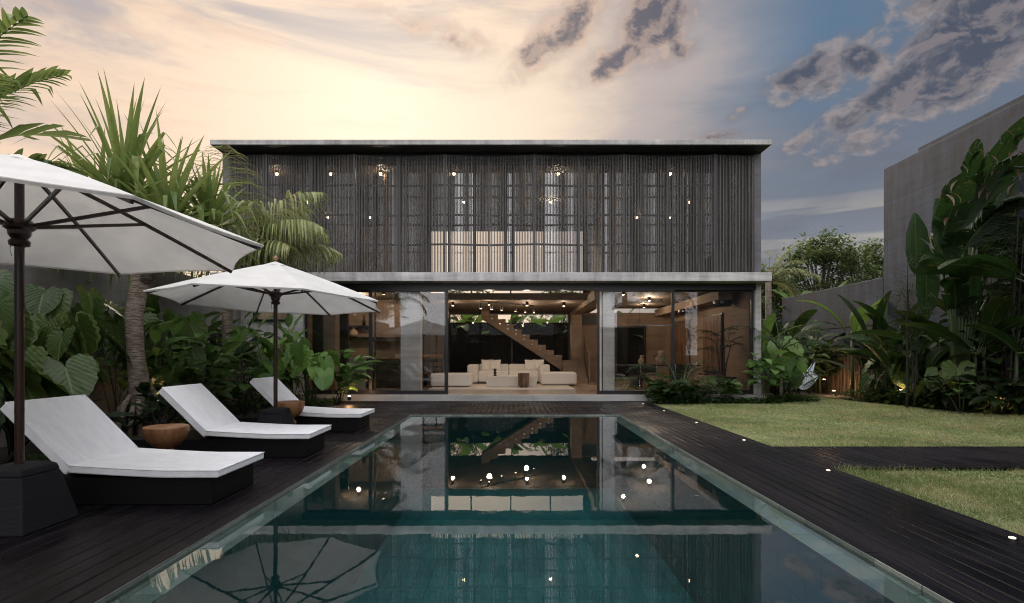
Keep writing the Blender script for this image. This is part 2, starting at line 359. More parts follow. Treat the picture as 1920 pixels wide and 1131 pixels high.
# ---------------------------------------------------------------- mesh building
WL = {}
class MB:
    def __init__(s): s.v = []; s.f = []; s.uv = []; s.ti = []
    def _a(s, vs, fs, uvs=None, tint=.5):
        o = len(s.v); s.v.extend(vs); s.f.extend([tuple(i+o for i in f) for f in fs])
        s.uv.extend(uvs if uvs is not None else [(0.5, .5)]*len(vs)); s.ti.extend([tint]*len(vs))
        return s
    def box(s, x0, x1, y0, y1, z0, z1):
        return s._a([(x0,y0,z0),(x1,y0,z0),(x1,y1,z0),(x0,y1,z0),(x0,y0,z1),(x1,y0,z1),(x1,y1,z1),(x0,y1,z1)],
             [(3,2,1,0),(4,5,6,7),(0,1,5,4),(1,2,6,5),(2,3,7,6),(3,0,4,7)])
    def beam(s, a, b, w, h, up=(0,0,1)):
        a, b = Vector(a), Vector(b); d = (b-a).normalized(); u = Vector(up); sd = d.cross(u).normalized(); u = sd.cross(d).normalized()
        vs = [tuple(p + sd*i*w/2 + u*j*h/2) for p in (a, b) for i, j in ((-1,-1),(1,-1),(1,1),(-1,1))]
        return s._a(vs, [(3,2,1,0),(4,5,6,7),(0,1,5,4),(1,2,6,5),(2,3,7,6),(3,0,4,7)])
    def taper(s, cx, cy, z0, z1, h0, h1):
        vs = [(cx+i*h, cy+j*h, z) for z, h in ((z0, h0), (z1, h1)) for i, j in ((-1,-1),(1,-1),(1,1),(-1,1))]
        return s._a(vs, [(3,2,1,0),(4,5,6,7),(0,1,5,4),(1,2,6,5),(2,3,7,6),(3,0,4,7)])
    def tube(s, pts, rad, n=8, tint=.5):
        pts = [Vector(p) for p in pts]; k = len(pts)
        if not hasattr(rad, '__len__'): rad = [rad]*k
        vs = []; ref = Vector((.13, .31, .94))
        for i, p in enumerate(pts):
            d = (pts[min(i+1, k-1)] - pts[max(i-1, 0)]).normalized()
            a = d.cross(ref)
            if a.length < .05: a = d.cross(Vector((1, 0, 0)))
            a.normalize(); b = d.cross(a)
            for j in range(n):
                t = 2*pi*j/n; vs.append(tuple(p + (a*cos(t) + b*sin(t))*rad[i]))
        fs = [(i*n+j, i*n+(j+1) % n, (i+1)*n+(j+1) % n, (i+1)*n+j) for i in range(k-1) for j in range(n)]
        fs += [tuple(range(n-1, -1, -1)), tuple((k-1)*n+j for j in range(n))]
        return s._a(vs, fs, [(j/n, i/(k-1)) for i in range(k) for j in range(n)], tint)
    def lathe(s, prof, c=(0,0,0), n=28):
        k = len(prof)
        vs = [(c[0]+r*cos(2*pi*j/n), c[1]+r*sin(2*pi*j/n), c[2]+z) for r, z in prof for j in range(n)]
        fs = [(i*n+j, i*n+(j+1) % n, (i+1)*n+(j+1) % n, (i+1)*n+j) for i in range(k-1) for j in range(n)]
        fs += [tuple(range(n-1, -1, -1)), tuple((k-1)*n+j for j in range(n))]
        return s._a(vs, fs)
    def poly(s, pts, z0, z1):
        n = len(pts); vs = [(x, y, z0) for x, y in pts] + [(x, y, z1) for x, y in pts]
        return s._a(vs, [tuple(range(n-1, -1, -1)), tuple(range(n, 2*n))] + [(i, (i+1) % n, n+(i+1) % n, n+i) for i in range(n)])
    # ---- foliage
    def blade(s, base, d, L, W, droop=.8, up=(0,0,1), prof='paddle', n=7, fold=.18, ripple=.0, tint=None, kink=None, twist=0):
        p = Vector(base); d = Vector(d).normalized(); u0 = Vector(up); vs = []; uv = []
        side = d.cross(u0)
        if side.length < .05: side = Vector((1, 0, 0))
        side.normalize()
        if twist: side = Matrix.Rotation(twist, 3, d) @ side
        cols = (-1, -.5, 0, .5, 1) if prof in ('paddle', 'oval') else (-1, 0, 1)
        cur = d.copy(); step = L/n; ph = random.random()*6
        for i in range(n+1):
            t = i/n
            if prof == 'paddle': w = W/2*(max(0, sin(pi*min(1, t*.93+.07)))**.62)*(1 if t < .98 else .3)
            elif prof == 'oval': w = W/2*max(.02, sin(pi*(t**.85)))**.75
            else: w = W/2*(1-t**2.2)*min(1, .6+t*3)
            nrm = side.cross(cur).normalized()
            for c in cols:
                q = p + side*(c*w) + nrm*(abs(c)*w*fold) 
                if ripple: q += nrm*(ripple*W*abs(c)*sin(i*2.4+ph+c))
                vs.append(tuple(q)); uv.append((c*.5+.5, t))
            ang = droop/n*(.4+1.2*t)
            if kink and abs(t-kink[0]) < .5/n+1e-6: ang = kink[1]
            ax = cur.cross(Vector((0, 0, -1)))
            if ax.length > 1e-3: cur = Matrix.Rotation(ang, 3, ax.normalized()) @ cur
            p = p + cur*step
        m = len(cols)
        fs = [(i*m+j, i*m+j+1, (i+1)*m+j+1, (i+1)*m+j) for i in range(n) for j in range(m-1)]
        return s._a(vs, fs, uv, random.random() if tint is None else tint)
    def ear(s, base, d, L, up=(0,0,1), droop=.35, ruff=.035, tint=None, width=1.0):
        """arrow-shaped leaf hung from the petiole at base, tip along d"""
        d = Vector(d).normalized(); side = d.cross(Vector(up))
        if side.length < .05: side = Vector((1, 0, 0))
        side.normalize(); nrm = side.cross(d).normalized()
        na = 44; rings = (.0, .35, .7, 1.0); b = Vector(base); vs = []; uv = []; ph = random.random()*6
        for k in range(na+1):
            th = -pi + 2*pi*k/na; a = abs(th)/pi
            if a < .5: r = 1 - .50*(sin(a*pi)**.9)
            elif a < .86: r = .50 + .06*sin((a-.5)/.36*pi)
            else: r = .5 - .42*((a-.86)/.14)
            r *= L*.8
            for q in rings:
                rr = r*q*(1 + (ruff*sin(k*2.1+ph) if q == 1 else 0))
                x = rr*cos(th); yy = rr*sin(th)*width
                zz = .16*abs(yy) - droop*(x*x)/L*(1 if x > 0 else .5) + (ruff*L*.9*sin(k*2.1+ph)*q*q)
                vs.append(tuple(b + d*x + side*yy + nrm*zz)); uv.append((.5+yy/(L*.9), (x+.5*L)/(L*1.4)))
        m = len(rings)
        fs = [(i*m+j, i*m+j+1, (i+1)*m+j+1, (i+1)*m+j) for i in range(na) for j in range(m-1)]
        return s._a(vs, fs, uv, random.random() if tint is None else tint)
    def build(s, name, m, parent=None, smooth=False, bevel=0, seg=2, subsurf=0, world=False, wn=False):
        me = bpy.data.meshes.new(name); v = s.v
        if world and parent is not None:
            o = WL[parent.name]; v = [(a-o[0], b-o[1], c-o[2]) for a, b, c in v]
        me.from_pydata([tuple(q) for q in v], [], s.f)
        me.materials.append(M[m] if isinstance(m, str) else m)
        if any(t != .5 for t in s.ti):
            uvl = me.uv_layers.new(name='UVMap'); li = np.empty(len(me.loops), dtype=np.int32); me.loops.foreach_get('vertex_index', li)
            uvl.data.foreach_set('uv', np.array(s.uv, dtype=np.float32)[li].ravel())
            at = me.attributes.new('tint', 'FLOAT', 'POINT'); at.data.foreach_set('value', np.array(s.ti, dtype=np.float32))
        if smooth: me.polygons.foreach_set('use_smooth', [True]*len(me.polygons))
        me.update()
        o = bpy.data.objects.new(name, me); COL.objects.link(o)
        if parent is not None:
            o.parent = parent
            pw = WL[parent.name]; WL[o.name] = pw
        else: WL[o.name] = (0, 0, 0)
        if bevel:
            b = o.modifiers.new('bevel', 'BEVEL'); b.width = bevel; b.segments = seg; b.limit_method = 'ANGLE'
        if subsurf:
            q = o.modifiers.new('sub', 'SUBSURF'); q.levels = subsurf; q.render_levels = subsurf
        return o
def tag(o, label=None, cat=None, group=None, kind=None):
    for k, v in (('label', label), ('category', cat), ('group', group), ('kind', kind)):
        if v: o[k] = v
    return o
def thing(name, label, cat, loc=(0,0,0), rz=0, group=None):
    o = bpy.data.objects.new(name, None); COL.objects.link(o); o.empty_display_size = .3
    o.location = loc; o.rotation_euler = (0, 0, rz); WL[o.name] = tuple(loc)
    return tag(o, label, cat, group)
def struct(mb, name, m, **kw): return tag(mb.build(name, m, **kw), kind='structure')
def kids(o): return [c for c in bpy.data.objects if c.parent == o]
def copy_tree(o, parent=None):
    c = o.copy(); COL.objects.link(c); c.parent = parent
    for ch in kids(o): copy_tree(ch, c)
    return c
def dup(root, loc, rz=0, label=None, s=None):
    c = copy_tree(root); c.location = loc; c.rotation_euler = (0, 0, rz)
    if label: c['label'] = label
    if s: c.scale = (s, s, s)
    return c
def at(px, d, z=0.0):       # world point at depth d whose bearing is px in the photograph
    return ((px-962)*d/1000, d, z)
# ================================================================ ground, pool, deck, lawn
PX0, PX1, PY0, PY1, CW = -2.19, 2.30, 1.2, 11.5, .22      # pool outer edges and coping width
g = MB()
S = 600
for x0, x1, y0, y1 in ((-S, PX0-.02, -S, S), (PX1+.02, S, -S, S), (PX0-.02, PX1+.02, -S, PY0), (PX0-.02, PX1+.02, PY1+.02, S)):
    g._a([(x0,y0,-.10),(x1,y0,-.10),(x1,y1,-.10),(x0,y1,-.10)], [(0,1,2,3)])
struct(g, 'ground', 'soil')
def deck_boards(name, spans, pitch=.125):
    mb = MB()
    for x0, x1, y0, y1 in spans:
        n = max(1, round((x1-x0)/pitch)); w = (x1-x0)/n
        for i in range(n):
            a = x0+i*w+.0042; b = x0+(i+1)*w-.0042; c = .006; h = -.028
            ys = [y0]
            yy = y0 + random.uniform(1, 3.5)
            while yy < y1-.8: ys.append(yy); yy += random.uniform(2.4, 4.0)
            ys.append(y1)
            for ya, yb in zip(ys[:-1], ys[1:]):
                ya += .0015; yb -= .0015; dz = random.uniform(-.0012, .0012)
                prof = [(a, h), (a, -c+dz), (a+c, dz), (b-c, dz), (b, -c+dz), (b, h)]
                vs = [(x, y, z) for y in (ya, yb) for x, z in prof]
                mb._a(vs, [(k+1, k, 6+k, 7+k) for k in range(5)] + [(0,1,2,3,4,5), (11,10,9,8,7,6)])
    return struct(mb, name, 'deck')
DL, DR, PN, PF = -5.5, 3.65, 6.10, 7.51
deck_boards('pool_deck', [(DL, PX0, -1.0, PY1), (PX1, DR, -1.0, PY1), (DL, DR, PY1, 14.84)])
deck_boards('deck_path', [(DR, 11.4, PN, PF)])
sub = MB(); 
for x0, x1, y0, y1 in ((DL-.01, PX0-.01, -1, PY1), (PX1+.01, DR+.01, -1, PY1), (DL-.01, DR+.01, PY1+.02, 14.84), (DR, 11.4, PN, PF)): sub.box(x0, x1, y0, y1, -.09, -.032)
struct(sub, 'deck_base', 'black_wood')
# pool shell: coping ledge just under the water, walls and floor
pl = MB()
zc = -.055
for x0, x1, y0, y1 in ((PX0, PX0+CW, PY0, PY1), (PX1-CW, PX1, PY0, PY1), (PX0+CW, PX1-CW, PY1-.12, PY1)):
    pl._a([(x0,y0,zc),(x1,y0,zc),(x1,y1,zc),(x0,y1,zc)], [(0,1,2,3)])
struct(pl, 'pool_coping', 'coping')
pw = MB()
ix0, ix1, iy1, zf = PX0+CW, PX1-CW, PY1-.12, -1.55
pw._a([(ix0,PY0,zf),(ix1,PY0,zf),(ix1,iy1,zf),(ix0,iy1,zf)], [(0,1,2,3)])
pw._a([(ix0,PY0,zf),(ix0,iy1,zf),(ix0,iy1,zc),(ix0,PY0,zc)], [(0,1,2,3)])
pw._a([(ix1,PY0,zf),(ix1,iy1,zf),(ix1,iy1,zc),(ix1,PY0,zc)], [(3,2,1,0)])
pw._a([(ix0,iy1,zf),(ix1,iy1,zf),(ix1,iy1,zc),(ix0,iy1,zc)], [(0,1,2,3)])
pw._a([(ix0,PY0,zf),(ix1,PY0,zf),(ix1,PY0,zc),(ix0,PY0,zc)], [(3,2,1,0)])
struct(pw, 'pool_basin', 'pool_tile')
rim = MB()
rim.box(PX0-.012, PX0, PY0, PY1, -.3, -.004); rim.box(PX1, PX1+.012, PY0, PY1, -.3, -.004); rim.box(PX0, PX1, PY1, PY1+.012, -.3, -.004); rim.box(PX0, PX1, PY0-.012, PY0, -.3, -.004)
struct(rim, 'pool_rim', 'coping')
wt = MB(); wt._a([(PX0,PY0,-.03),(PX1,PY0,-.03),(PX1,PY1,-.03),(PX0,PY1,-.03)], [(0,1,2,3)])
struct(wt, 'pool_water', 'water')
# lawn sheets, their edge towards the planting bed curving away
BED = [(3.65, 14.15), (5.0, 14.0), (6.4, 14.2), (7.7, 14.6), (8.3, 15.6), (8.6, 17.2), (9.4, 17.0), (9.6, 15.4), (9.7, 14.0), (10.0, 12.8), (10.6, 11.9), (11.3, 11.0)]
lw = MB()
lw._a([(x, y, -.035) for x, y in [(3.66, 7.53)] + [(11.6, 7.53)] + BED[::-1]], [tuple(range(len(BED)+2))])
lw._a([(x, y, -.035) for x, y in ((3.66, -1), (11.6, -1), (11.6, 6.08), (3.66, 6.08))], [(0,1,2,3)])
struct(lw, 'lawn', 'lawn')
def inside(px, py, poly):
    c = np.zeros(len(px), bool); n = len(poly); j = n-1
    for i in range(n):
        xi, yi = poly[i]; xj, yj = poly[j]
        k = ((yi > py) != (yj > py)) & (px < (xj-xi)*(py-yi)/(yj-yi+1e-12)+xi); c ^= k; j = i
    return c
def grass_field():
    rng = np.random.default_rng(3)
    polys = [([(3.66, 7.53), (11.5, 7.53)] + BED[::-1], 95000), ([(3.655, 2.8), (9.5, 2.8), (9.5, 6.09), (3.655, 6.09)], 80000)]
    P = []
    for poly, n in polys:
        xs = [p[0] for p in poly]; ys = [p[1] for p in poly]
        x = rng.uniform(min(xs), max(xs), n*2); y = min(ys) + (max(ys)-min(ys))*rng.uniform(0, 1, n*2)**1.25
        k = inside(x, y, poly); P.append(np.stack([x[k], y[k]], 1)[:n])
    p = np.concatenate(P); n = len(p)
    h = rng.uniform(.018, .042, n)*(1+.4*np.sin(p[:,0]*1.7+np.sin(p[:,1]*1.3)*2)); h[p[:,1] < 6.1] *= 1.15
    edge = (np.abs(p[:,1]-6.09) < .07) | ((p[:,0] < 3.70)); h[edge] *= rng.uniform(1.2, 2.2, edge.sum())
    w = rng.uniform(.0022, .0045, n)*(.55+p[:,1]*.13); a = rng.uniform(0, 2*pi, n); ln = rng.uniform(.2, 1.1, n)*h; b = rng.uniform(0, 2*pi, n)
    z0 = np.full(n, -.035)
    v = np.empty((n, 3, 3), np.float32)
    v[:,0] = np.stack([p[:,0]-w*np.cos(a), p[:,1]-w*np.sin(a), z0], 1); v[:,1] = np.stack([p[:,0]+w*np.cos(a), p[:,1]+w*np.sin(a), z0], 1)
    v[:,2] = np.stack([p[:,0]+ln*np.cos(b), p[:,1]+ln*np.sin(b), z0+h], 1)
    me = bpy.data.meshes.new('grass'); me.vertices.add(n*3); me.vertices.foreach_set('co', v.ravel())
    me.loops.add(n*3); me.loops.foreach_set('vertex_index', np.arange(n*3, dtype=np.int32))
    me.polygons.add(n); me.polygons.foreach_set('loop_start', np.arange(0, n*3, 3, dtype=np.int32)); me.polygons.foreach_set('loop_total', np.full(n, 3, np.int32))
    me.update(); uvl = me.uv_layers.new(name='UVMap'); uvl.data.foreach_set('uv', np.tile(np.array([[0,0],[1,0],[.5,1]], np.float32), (n, 1)).ravel())
    big = .5+.28*np.sin(p[:,0]*1.1+1.3*np.sin(p[:,1]*.9))*np.sin(p[:,1]*1.7+p[:,0]*.6)
    t = np.clip(rng.uniform(0, .6, n) + (big-.15)*.75, 0, 1); t[p[:,1] < 6.1] *= .42
    atr = me.attributes.new('tint', 'FLOAT', 'POINT'); atr.data.foreach_set('value', np.repeat(t, 3).astype(np.float32))
    me.materials.append(M['grass']); o = bpy.data.objects.new('grass', me); COL.objects.link(o)
    tag(o, 'short patchy grass of the lawn beside the deck', 'grass', kind='stuff')
grass_field()

# ================================================================ the house
HX0, HX1 = -8.2, 7.0
YF, YS, YB = 14.42, 15.05, 23.2          # slab fronts, facade plane, rear wall
ZF, ZS0, ZS1, ZR0, ZR1 = .171, 3.275, 3.51, 6.965, 7.10
H = thing('house', 'two storey concrete house with slatted timber upper floor and open glass ground floor', 'house', (-.6, 15, 0))
hb = lambda mb, name, m, parent=H, **k: mb.build(name, m, parent, world=True, **k)
hb(MB().box(HX0, HX1, YF, YB+.3, ZR0, ZR1), 'roof_slab', 'concrete_roof', bevel=.008)
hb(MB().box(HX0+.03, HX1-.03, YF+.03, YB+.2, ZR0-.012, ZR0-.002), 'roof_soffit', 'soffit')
hb(MB().box(HX0+.12, HX1-.2, YS+.0, YS+.25, ZR0-.09, ZR0-.014), 'shutter_head_track', 'black')
hb(MB().box(HX0, HX1, YF, 15.5, ZS0, ZS1), 'floor_slab', 'concrete_light', bevel=.008)
ms = MB()       # upper floor behind: solid at the sides, a void over the living room up to Y 17.5
ms.box(HX0+.2, -3.9, 15.502, YB, ZS0, ZS1-.01); ms.box(3.3, HX1-.2, 15.502, YB, ZS0, ZS1-.01); ms.box(-3.898, 3.298, 17.5, YB, 3.08, 3.3)
hb(ms, 'upper_floor', 'int_ceiling')
hb(MB().box(HX0+.25, HX1-.2, 14.86, YB, -.1, ZF), 'ground_floor', 'floor_int')
hb(MB().box(-5.9, HX1, 14.78, 14.858, -.1, ZF-.002), 'plinth_step', 'concrete_floor', bevel=.006)
# side walls, rear wall with its two big openings
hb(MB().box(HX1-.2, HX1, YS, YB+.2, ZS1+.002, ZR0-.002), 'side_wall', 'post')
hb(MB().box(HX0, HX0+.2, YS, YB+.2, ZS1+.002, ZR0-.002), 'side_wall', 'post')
hb(MB().box(HX1-.2, HX1-.03, 14.98, YB+.2, -.1, ZS0-.002), 'side_wall', 'concrete_light')
hb(MB().box(HX0, HX0+.25, 15.2, YB+.2, -.1, ZS0-.002), 'side_wall', 'concrete_light')
fw = MB()       # solid stretch of the front wall at the left, around a slit window
fw.box(HX0+.252, -5.9, 15.0, 15.25, -.1, 2.22); fw.box(HX0+.252, -5.9, 15.0, 15.25, 2.58, ZS0-.002)
fw.box(HX0+.252, -7.28, 15.0, 15.25, 2.222, 2.578); fw.box(-6.28, -5.9, 15.0, 15.25, 2.222, 2.578)
hb(fw, 'front_wall', 'concrete_light')
sw = hb(MB().box(-7.28, -6.28, 14.93, 15.1, 2.223, 2.27).box(-7.28, -6.28, 14.93, 15.1, 2.54, 2.577).box(-7.28, -7.24, 14.93, 15.1, 2.27, 2.54).box(-6.32, -6.28, 14.93, 15.1, 2.27, 2.54), 'slit_window', 'black')
hb(MB().box(-7.24, -6.32, 15.02, 15.03, 2.27, 2.54), 'pane', 'glass_up', sw)
rw = MB()
RX0, RX1 = -2.76, 2.42
for a in ((HX0+.25, RX0), (RX1, 4.2), (5.7, HX1-.2)): rw.box(a[0], a[1], YB-.2, YB, ZF+.001, 3.079)
rw.box(RX0, RX1, YB-.2, YB, 3.05, 3.078); rw.box(4.2, 5.7, YB-.2, YB, 2.5, 3.078)
hb(rw, 'rear_wall', 'concrete_brown')
ru = MB()
ru.box(HX0+.2, -3.6, YB-.2, YB, ZS1, ZR0); ru.box(3.06, HX1-.2, YB-.2, YB, ZS1, ZR0); ru.box(-3.6, 3.06, YB-.2, YB, 6.64, ZR0); ru.box(-3.6, 3.06, YB-.2, YB, 3.31, 3.62)
hb(ru, 'rear_wall', 'concrete_brown')
def window(name, x0, x1, z0, z1, y, mull, glass, fr=.06, parent=H, dep=.08):
    f = MB().box(x0, x1, y, y+dep, z0, z0+fr).box(x0, x1, y, y+dep, z1-fr, z1)
    f.box(x0, x0+fr, y, y+dep, z0+fr, z1-fr).box(x1-fr, x1, y, y+dep, z0+fr, z1-fr)
    for m in mull: f.box(m-fr/2, m+fr/2, y, y+dep, z0+fr, z1-fr)
    o = hb(f, name, 'black', parent)
    hb(MB().box(x0+fr, x1-fr, y+dep*.4, y+dep*.4+.012, z0+fr, z1-fr), 'pane', glass, o)
    return o
window('rear_window', RX0, RX1, ZF, 3.05, YB-.35, (-.05,), 'glass_rear')
window('rear_window', -3.6, 3.06, 3.62, 6.64, YB-.3, (-.1, 1.6, -1.8), 'glass_rear')
window('rear_window', 4.2, 5.7, ZF, 2.5, YB-.35, (), 'glass_rear')
hb(MB().box(-3.949, 3.249, 15.51, YB, ZR0-.12, ZR0-.014), 'upper_ceiling', 'concrete_light')
for a, b in ((HX0+.2, -3.95), (3.25, HX1-.2)): hb(MB().box(a, b, 15.51, YB, ZR0-.12, ZR0-.014), 'upper_ceiling', 'int_ceiling')
# upper partitions (the rooms either side are brown, the middle one open to the rear window)
for x in (-3.95, 3.25): hb(MB().box(x, x+.12, 16.2, YB-.2, ZS1, ZR0-.12), 'partition_wall', 'concrete_brown')
# columns
for x0, x1, y0, m in ((-3.19, -2.64, 15.13, 'column'), (2.50, 2.88, 15.13, 'column'), (2.40, 2.83, 21.9, 'concrete_brown'), (-5.52, -5.17, 15.5, 'concrete_brown')):
    hb(MB().box(x0, x1, y0, y0+.4, ZF+.001, ZS0-.2 if y0 > 20 else ZS0-.001), 'column', m, bevel=.01)
for x, z0 in ((2.62, 3.02), (6.3, 3.02)):
    hb(MB().box(x-.2, x+.2, 15.85, YB-.2, z0-.1, 3.2), 'ceiling_beam', 'concrete_brown')
# glazing of the ground floor
hb(MB().box(-5.9, HX1-.2, 14.93, 15.2, 3.10, ZS0-.001), 'header_beam', 'black')
def sliding(x0, x1, y, fr=.07, z0=ZF+.003, z1=3.10, handle=None, name='sliding_door'):
    f = MB().box(x0, x1, y, y+.055, z0, z0+.10).box(x0, x1, y, y+.055, z1-.05, z1)
    f.box(x0, x0+fr, y, y+.055, z0+.10, z1-.05).box(x1-fr, x1, y, y+.055, z0+.10, z1-.05)
    o = hb(f, name, 'black', bevel=.004)
    hb(MB().box(x0+fr, x1-fr, y+.022, y+.034, z0+.10, z1-.05), 'pane', 'glass', o)
    if handle: hb(MB().box(handle-.012, handle+.012, y-.03, y-.002, 1.05, 1.35), 'handle', 'black', o)
    return o
sliding(-5.88, -4.02, 15.07, .06, name='fixed_window')
sliding(-4.02, -1.82, 14.93, .075, handle=-1.86)
sliding(-3.90, -1.9, 15.0, .03)
sliding(2.35, 4.52, 14.93, .075, handle=2.39)
sliding(2.5, 4.50, 15.0, .03)
sliding(4.50, 6.79, 15.07, .06, name='fixed_window')
# shutters: twelve bifold panels of thin vertical slats
XS = [(427-962, 1), (499-962, 0), (582.6-962, 1), (664-962, 0), (747.5-962, 1), (833-962, 0), (917-962, 1), (1002-962, 0), (1085.5-962, 1), (1170-962, 0), (1253-962, 1), (1341-962, 0), (1421-962, 1)]
YN, YFF = 14.88, 15.02
def shutter(i, A, B):
    mb = MB(); a = Vector((*A, 0)); b = Vector((*B, 0)); L = (b-a).length; d = (b-a).normalized(); nn = Vector((d.y, -d.x, 0))
    if nn.y > 0: nn = -nn
    z0, z1 = ZS1+.025, 6.86
    n = int(L/.0430); 
    for k in range(n):
        c = a + d*((k+.5)*L/n); w, t = .0200/2, .030/2
        w *= random.uniform(.93, 1.07); c = c + nn*random.uniform(-.003, .003)
        vs = []
        for z in (z0+random.uniform(0, .004), z1):
            for s_, q in ((-1, -1), (1, -1), (1, 1), (-1, 1)):
                p = c + d*(s_*w) + nn*(q*t); vs.append((p.x, p.y, z))
        mb._a(vs, [(3,2,1,0),(4,5,6,7),(0,1,5,4),(1,2,6,5),(2,3,7,6),(3,0,4,7)])
    o = hb(mb, 'shutter_panel', 'slat')
    fr = MB(); off = nn*-.032
    for e in (a + d*.02, b - d*.02): p = e+off*.3; fr.beam((p.x, p.y, z0), (p.x, p.y, z1+.02), .035, .05, up=(0, 1, 0))
    hb(fr, 'stile', 'rail', o)
    for z in (z0+.03, 4.37, 5.2, 6.03, z1-.03):
        p, q = a+off, b+off; hb(MB().beam((p.x, p.y, z), (q.x, q.y, z), .026, .05), 'rail', 'rail', o)
pts = []
for dx, far in XS:
    y = YFF if far else YN
    pts.append((dx*y/1000, y))
pts[-1] = (6.795, YFF); pts[0] = (-7.99, YFF)
for i in range(12): shutter(i, pts[i], pts[i+1])
# glazing behind the shutters
XW = ((-7.99, 0), (-5.7, 0), (-4.5, 0), (-3.3, 0), (-1.86, 1), (-1.12, 0), (-.22, 1), (.0, 0), (.90, 1), (1.88, 0), (2.62, 1), (2.88, 0), (3.24, 1), (4.22, 0), (5.02, 1), (5.20, 0), (5.3, 1), (5.52, 0), (6.55, 1), (6.79, 0))
for (x0, hi), (x1, _) in zip(XW[:-1], XW[1:]):
    window('upper_window', x0+.005, x1-.005, ZS1+.03, 6.84, 15.52, (), 'glass_up_hi' if hi else 'glass_up', .03)
def curtain(x0, x1, y=15.85):
    n = max(8, int((x1-x0)/.035)); mb = MB()
    for i in range(n):
        xa, xb = x0+(x1-x0)*i/n, x0+(x1-x0)*(i+1)/n
        ya, yb = (y+.035*sin(q*9.5*2)+.015*sin(q*31) for q in (xa, xb))
        mb._a([(xa, ya, ZS1+.03), (xb, yb, ZS1+.03), (xb, yb, 6.8), (xa, ya, 6.8)], [(0,1,2,3)])
    hb(mb, 'curtain', 'curtain', smooth=True)
for px0, px1 in ((470, 490),   (1131, 1147), (1171, 1187), (1204, 1240), (1278, 1287), (1304, 1316), (1385, 1398), (735, 748)):
    curtain((px0-962)*.01585, (px1-962)*.01585)
# staircase at the rear: first flight towards the rear wall, second one rising to the left
st = MB()
for i in range(4): st.box(2.0, 2.90, 20.70+.3*i, 20.70+.3*(i+1) if i < 3 else 22.7, ZF+.001, ZF+.2175*(i+1))
stairs = hb(st, 'staircase', 'concrete_brown')
prof = []; x, z = 2.0, 1.04
for i in range(10):
    prof.append((x, z)); z += .2115; prof.append((x, z)); x -= .33
top = (x, z); prof.append(top)
# the sloping soffit under the flight
prof += [(x, z-.40), (2.0, .62)]
fl = MB(); n = len(prof)
vs = [(a, 21.8, b) for a, b in prof] + [(a, 22.6, b) for a, b in prof]
fl._a(vs, [tuple(range(n)), tuple(range(2*n-1, n-1, -1))] + [(i, n+i, n+(i+1) % n, (i+1) % n) for i in range(n)])
hb(fl, 'stair_flight', 'concrete_brown', stairs)
bl = MB()
for i in range(1, 10):
    xx, zz = 2.0-.33*i+.1, 1.04+.2115*i
    for q in (-.02, -.19): bl.lathe([(.0, 0), (.022, 0), (.022, .012), (0, .012)], (0, 0, 0), 8); k = len(bl.v)-32; bl.v[k:] = [(a+xx, 21.795-c, b+zz+q) for a, b, c in bl.v[k:]]
hb(bl, 'glass_clamp', 'chrome', stairs)
bal = MB(); bal._a([(2.94, 20.7, ZF), (2.94, 22.2, ZF), (2.94, 22.2, 2.05), (2.94, 20.7, 1.3)], [(0,1,2,3)]); bal._a([(2.98, 20.7, ZF), (2.98, 22.2, ZF), (2.98, 22.2, 2.05), (2.98, 20.7, 1.3)], [(3,2,1,0)])
bal._a([(2.94, 20.7, ZF), (2.98, 20.7, ZF), (2.98, 20.7, 1.3), (2.94, 20.7, 1.3)], [(0,1,2,3)]); bal._a([(2.94, 20.7, 1.3), (2.98, 20.7, 1.3), (2.98, 22.2, 2.05), (2.94, 22.2, 2.05)], [(0,1,2,3)])
hb(bal, 'balustrade', 'concrete_brown', stairs)
hb(MB().box(2.84, 4.19, YB-.26, YB-.205, 2.55, 3.0), 'dark_band', 'dark_int')  # dark slab across the upper part of the rear wall
# kitchen side: inner walls and dark doors
hb(MB().box(HX0+.25, -3.7, 19.4, 19.55, ZF+.001, ZS0-.002), 'kitchen_wall', 'concrete_brown')
hb(MB().box(-3.65, -3.05, 19.4, 19.5, ZF+.001, 3.0), 'kitchen_door', 'dark_int')
hb(MB().box(-5.87, -5.54, 15.6, 15.66, ZF+.001, 3.0), 'curtain_stack', 'dark_int')
hb(MB().box(-5.72, -5.25, 17.0, 17.06, ZF+.001, 2.95), 'kitchen_door', 'dark_int')
hb(MB().box(HX1-.24, HX1-.203, 15.3, YB-.2, ZF+.001, 3.25), 'inner_wall', 'concrete_brown')
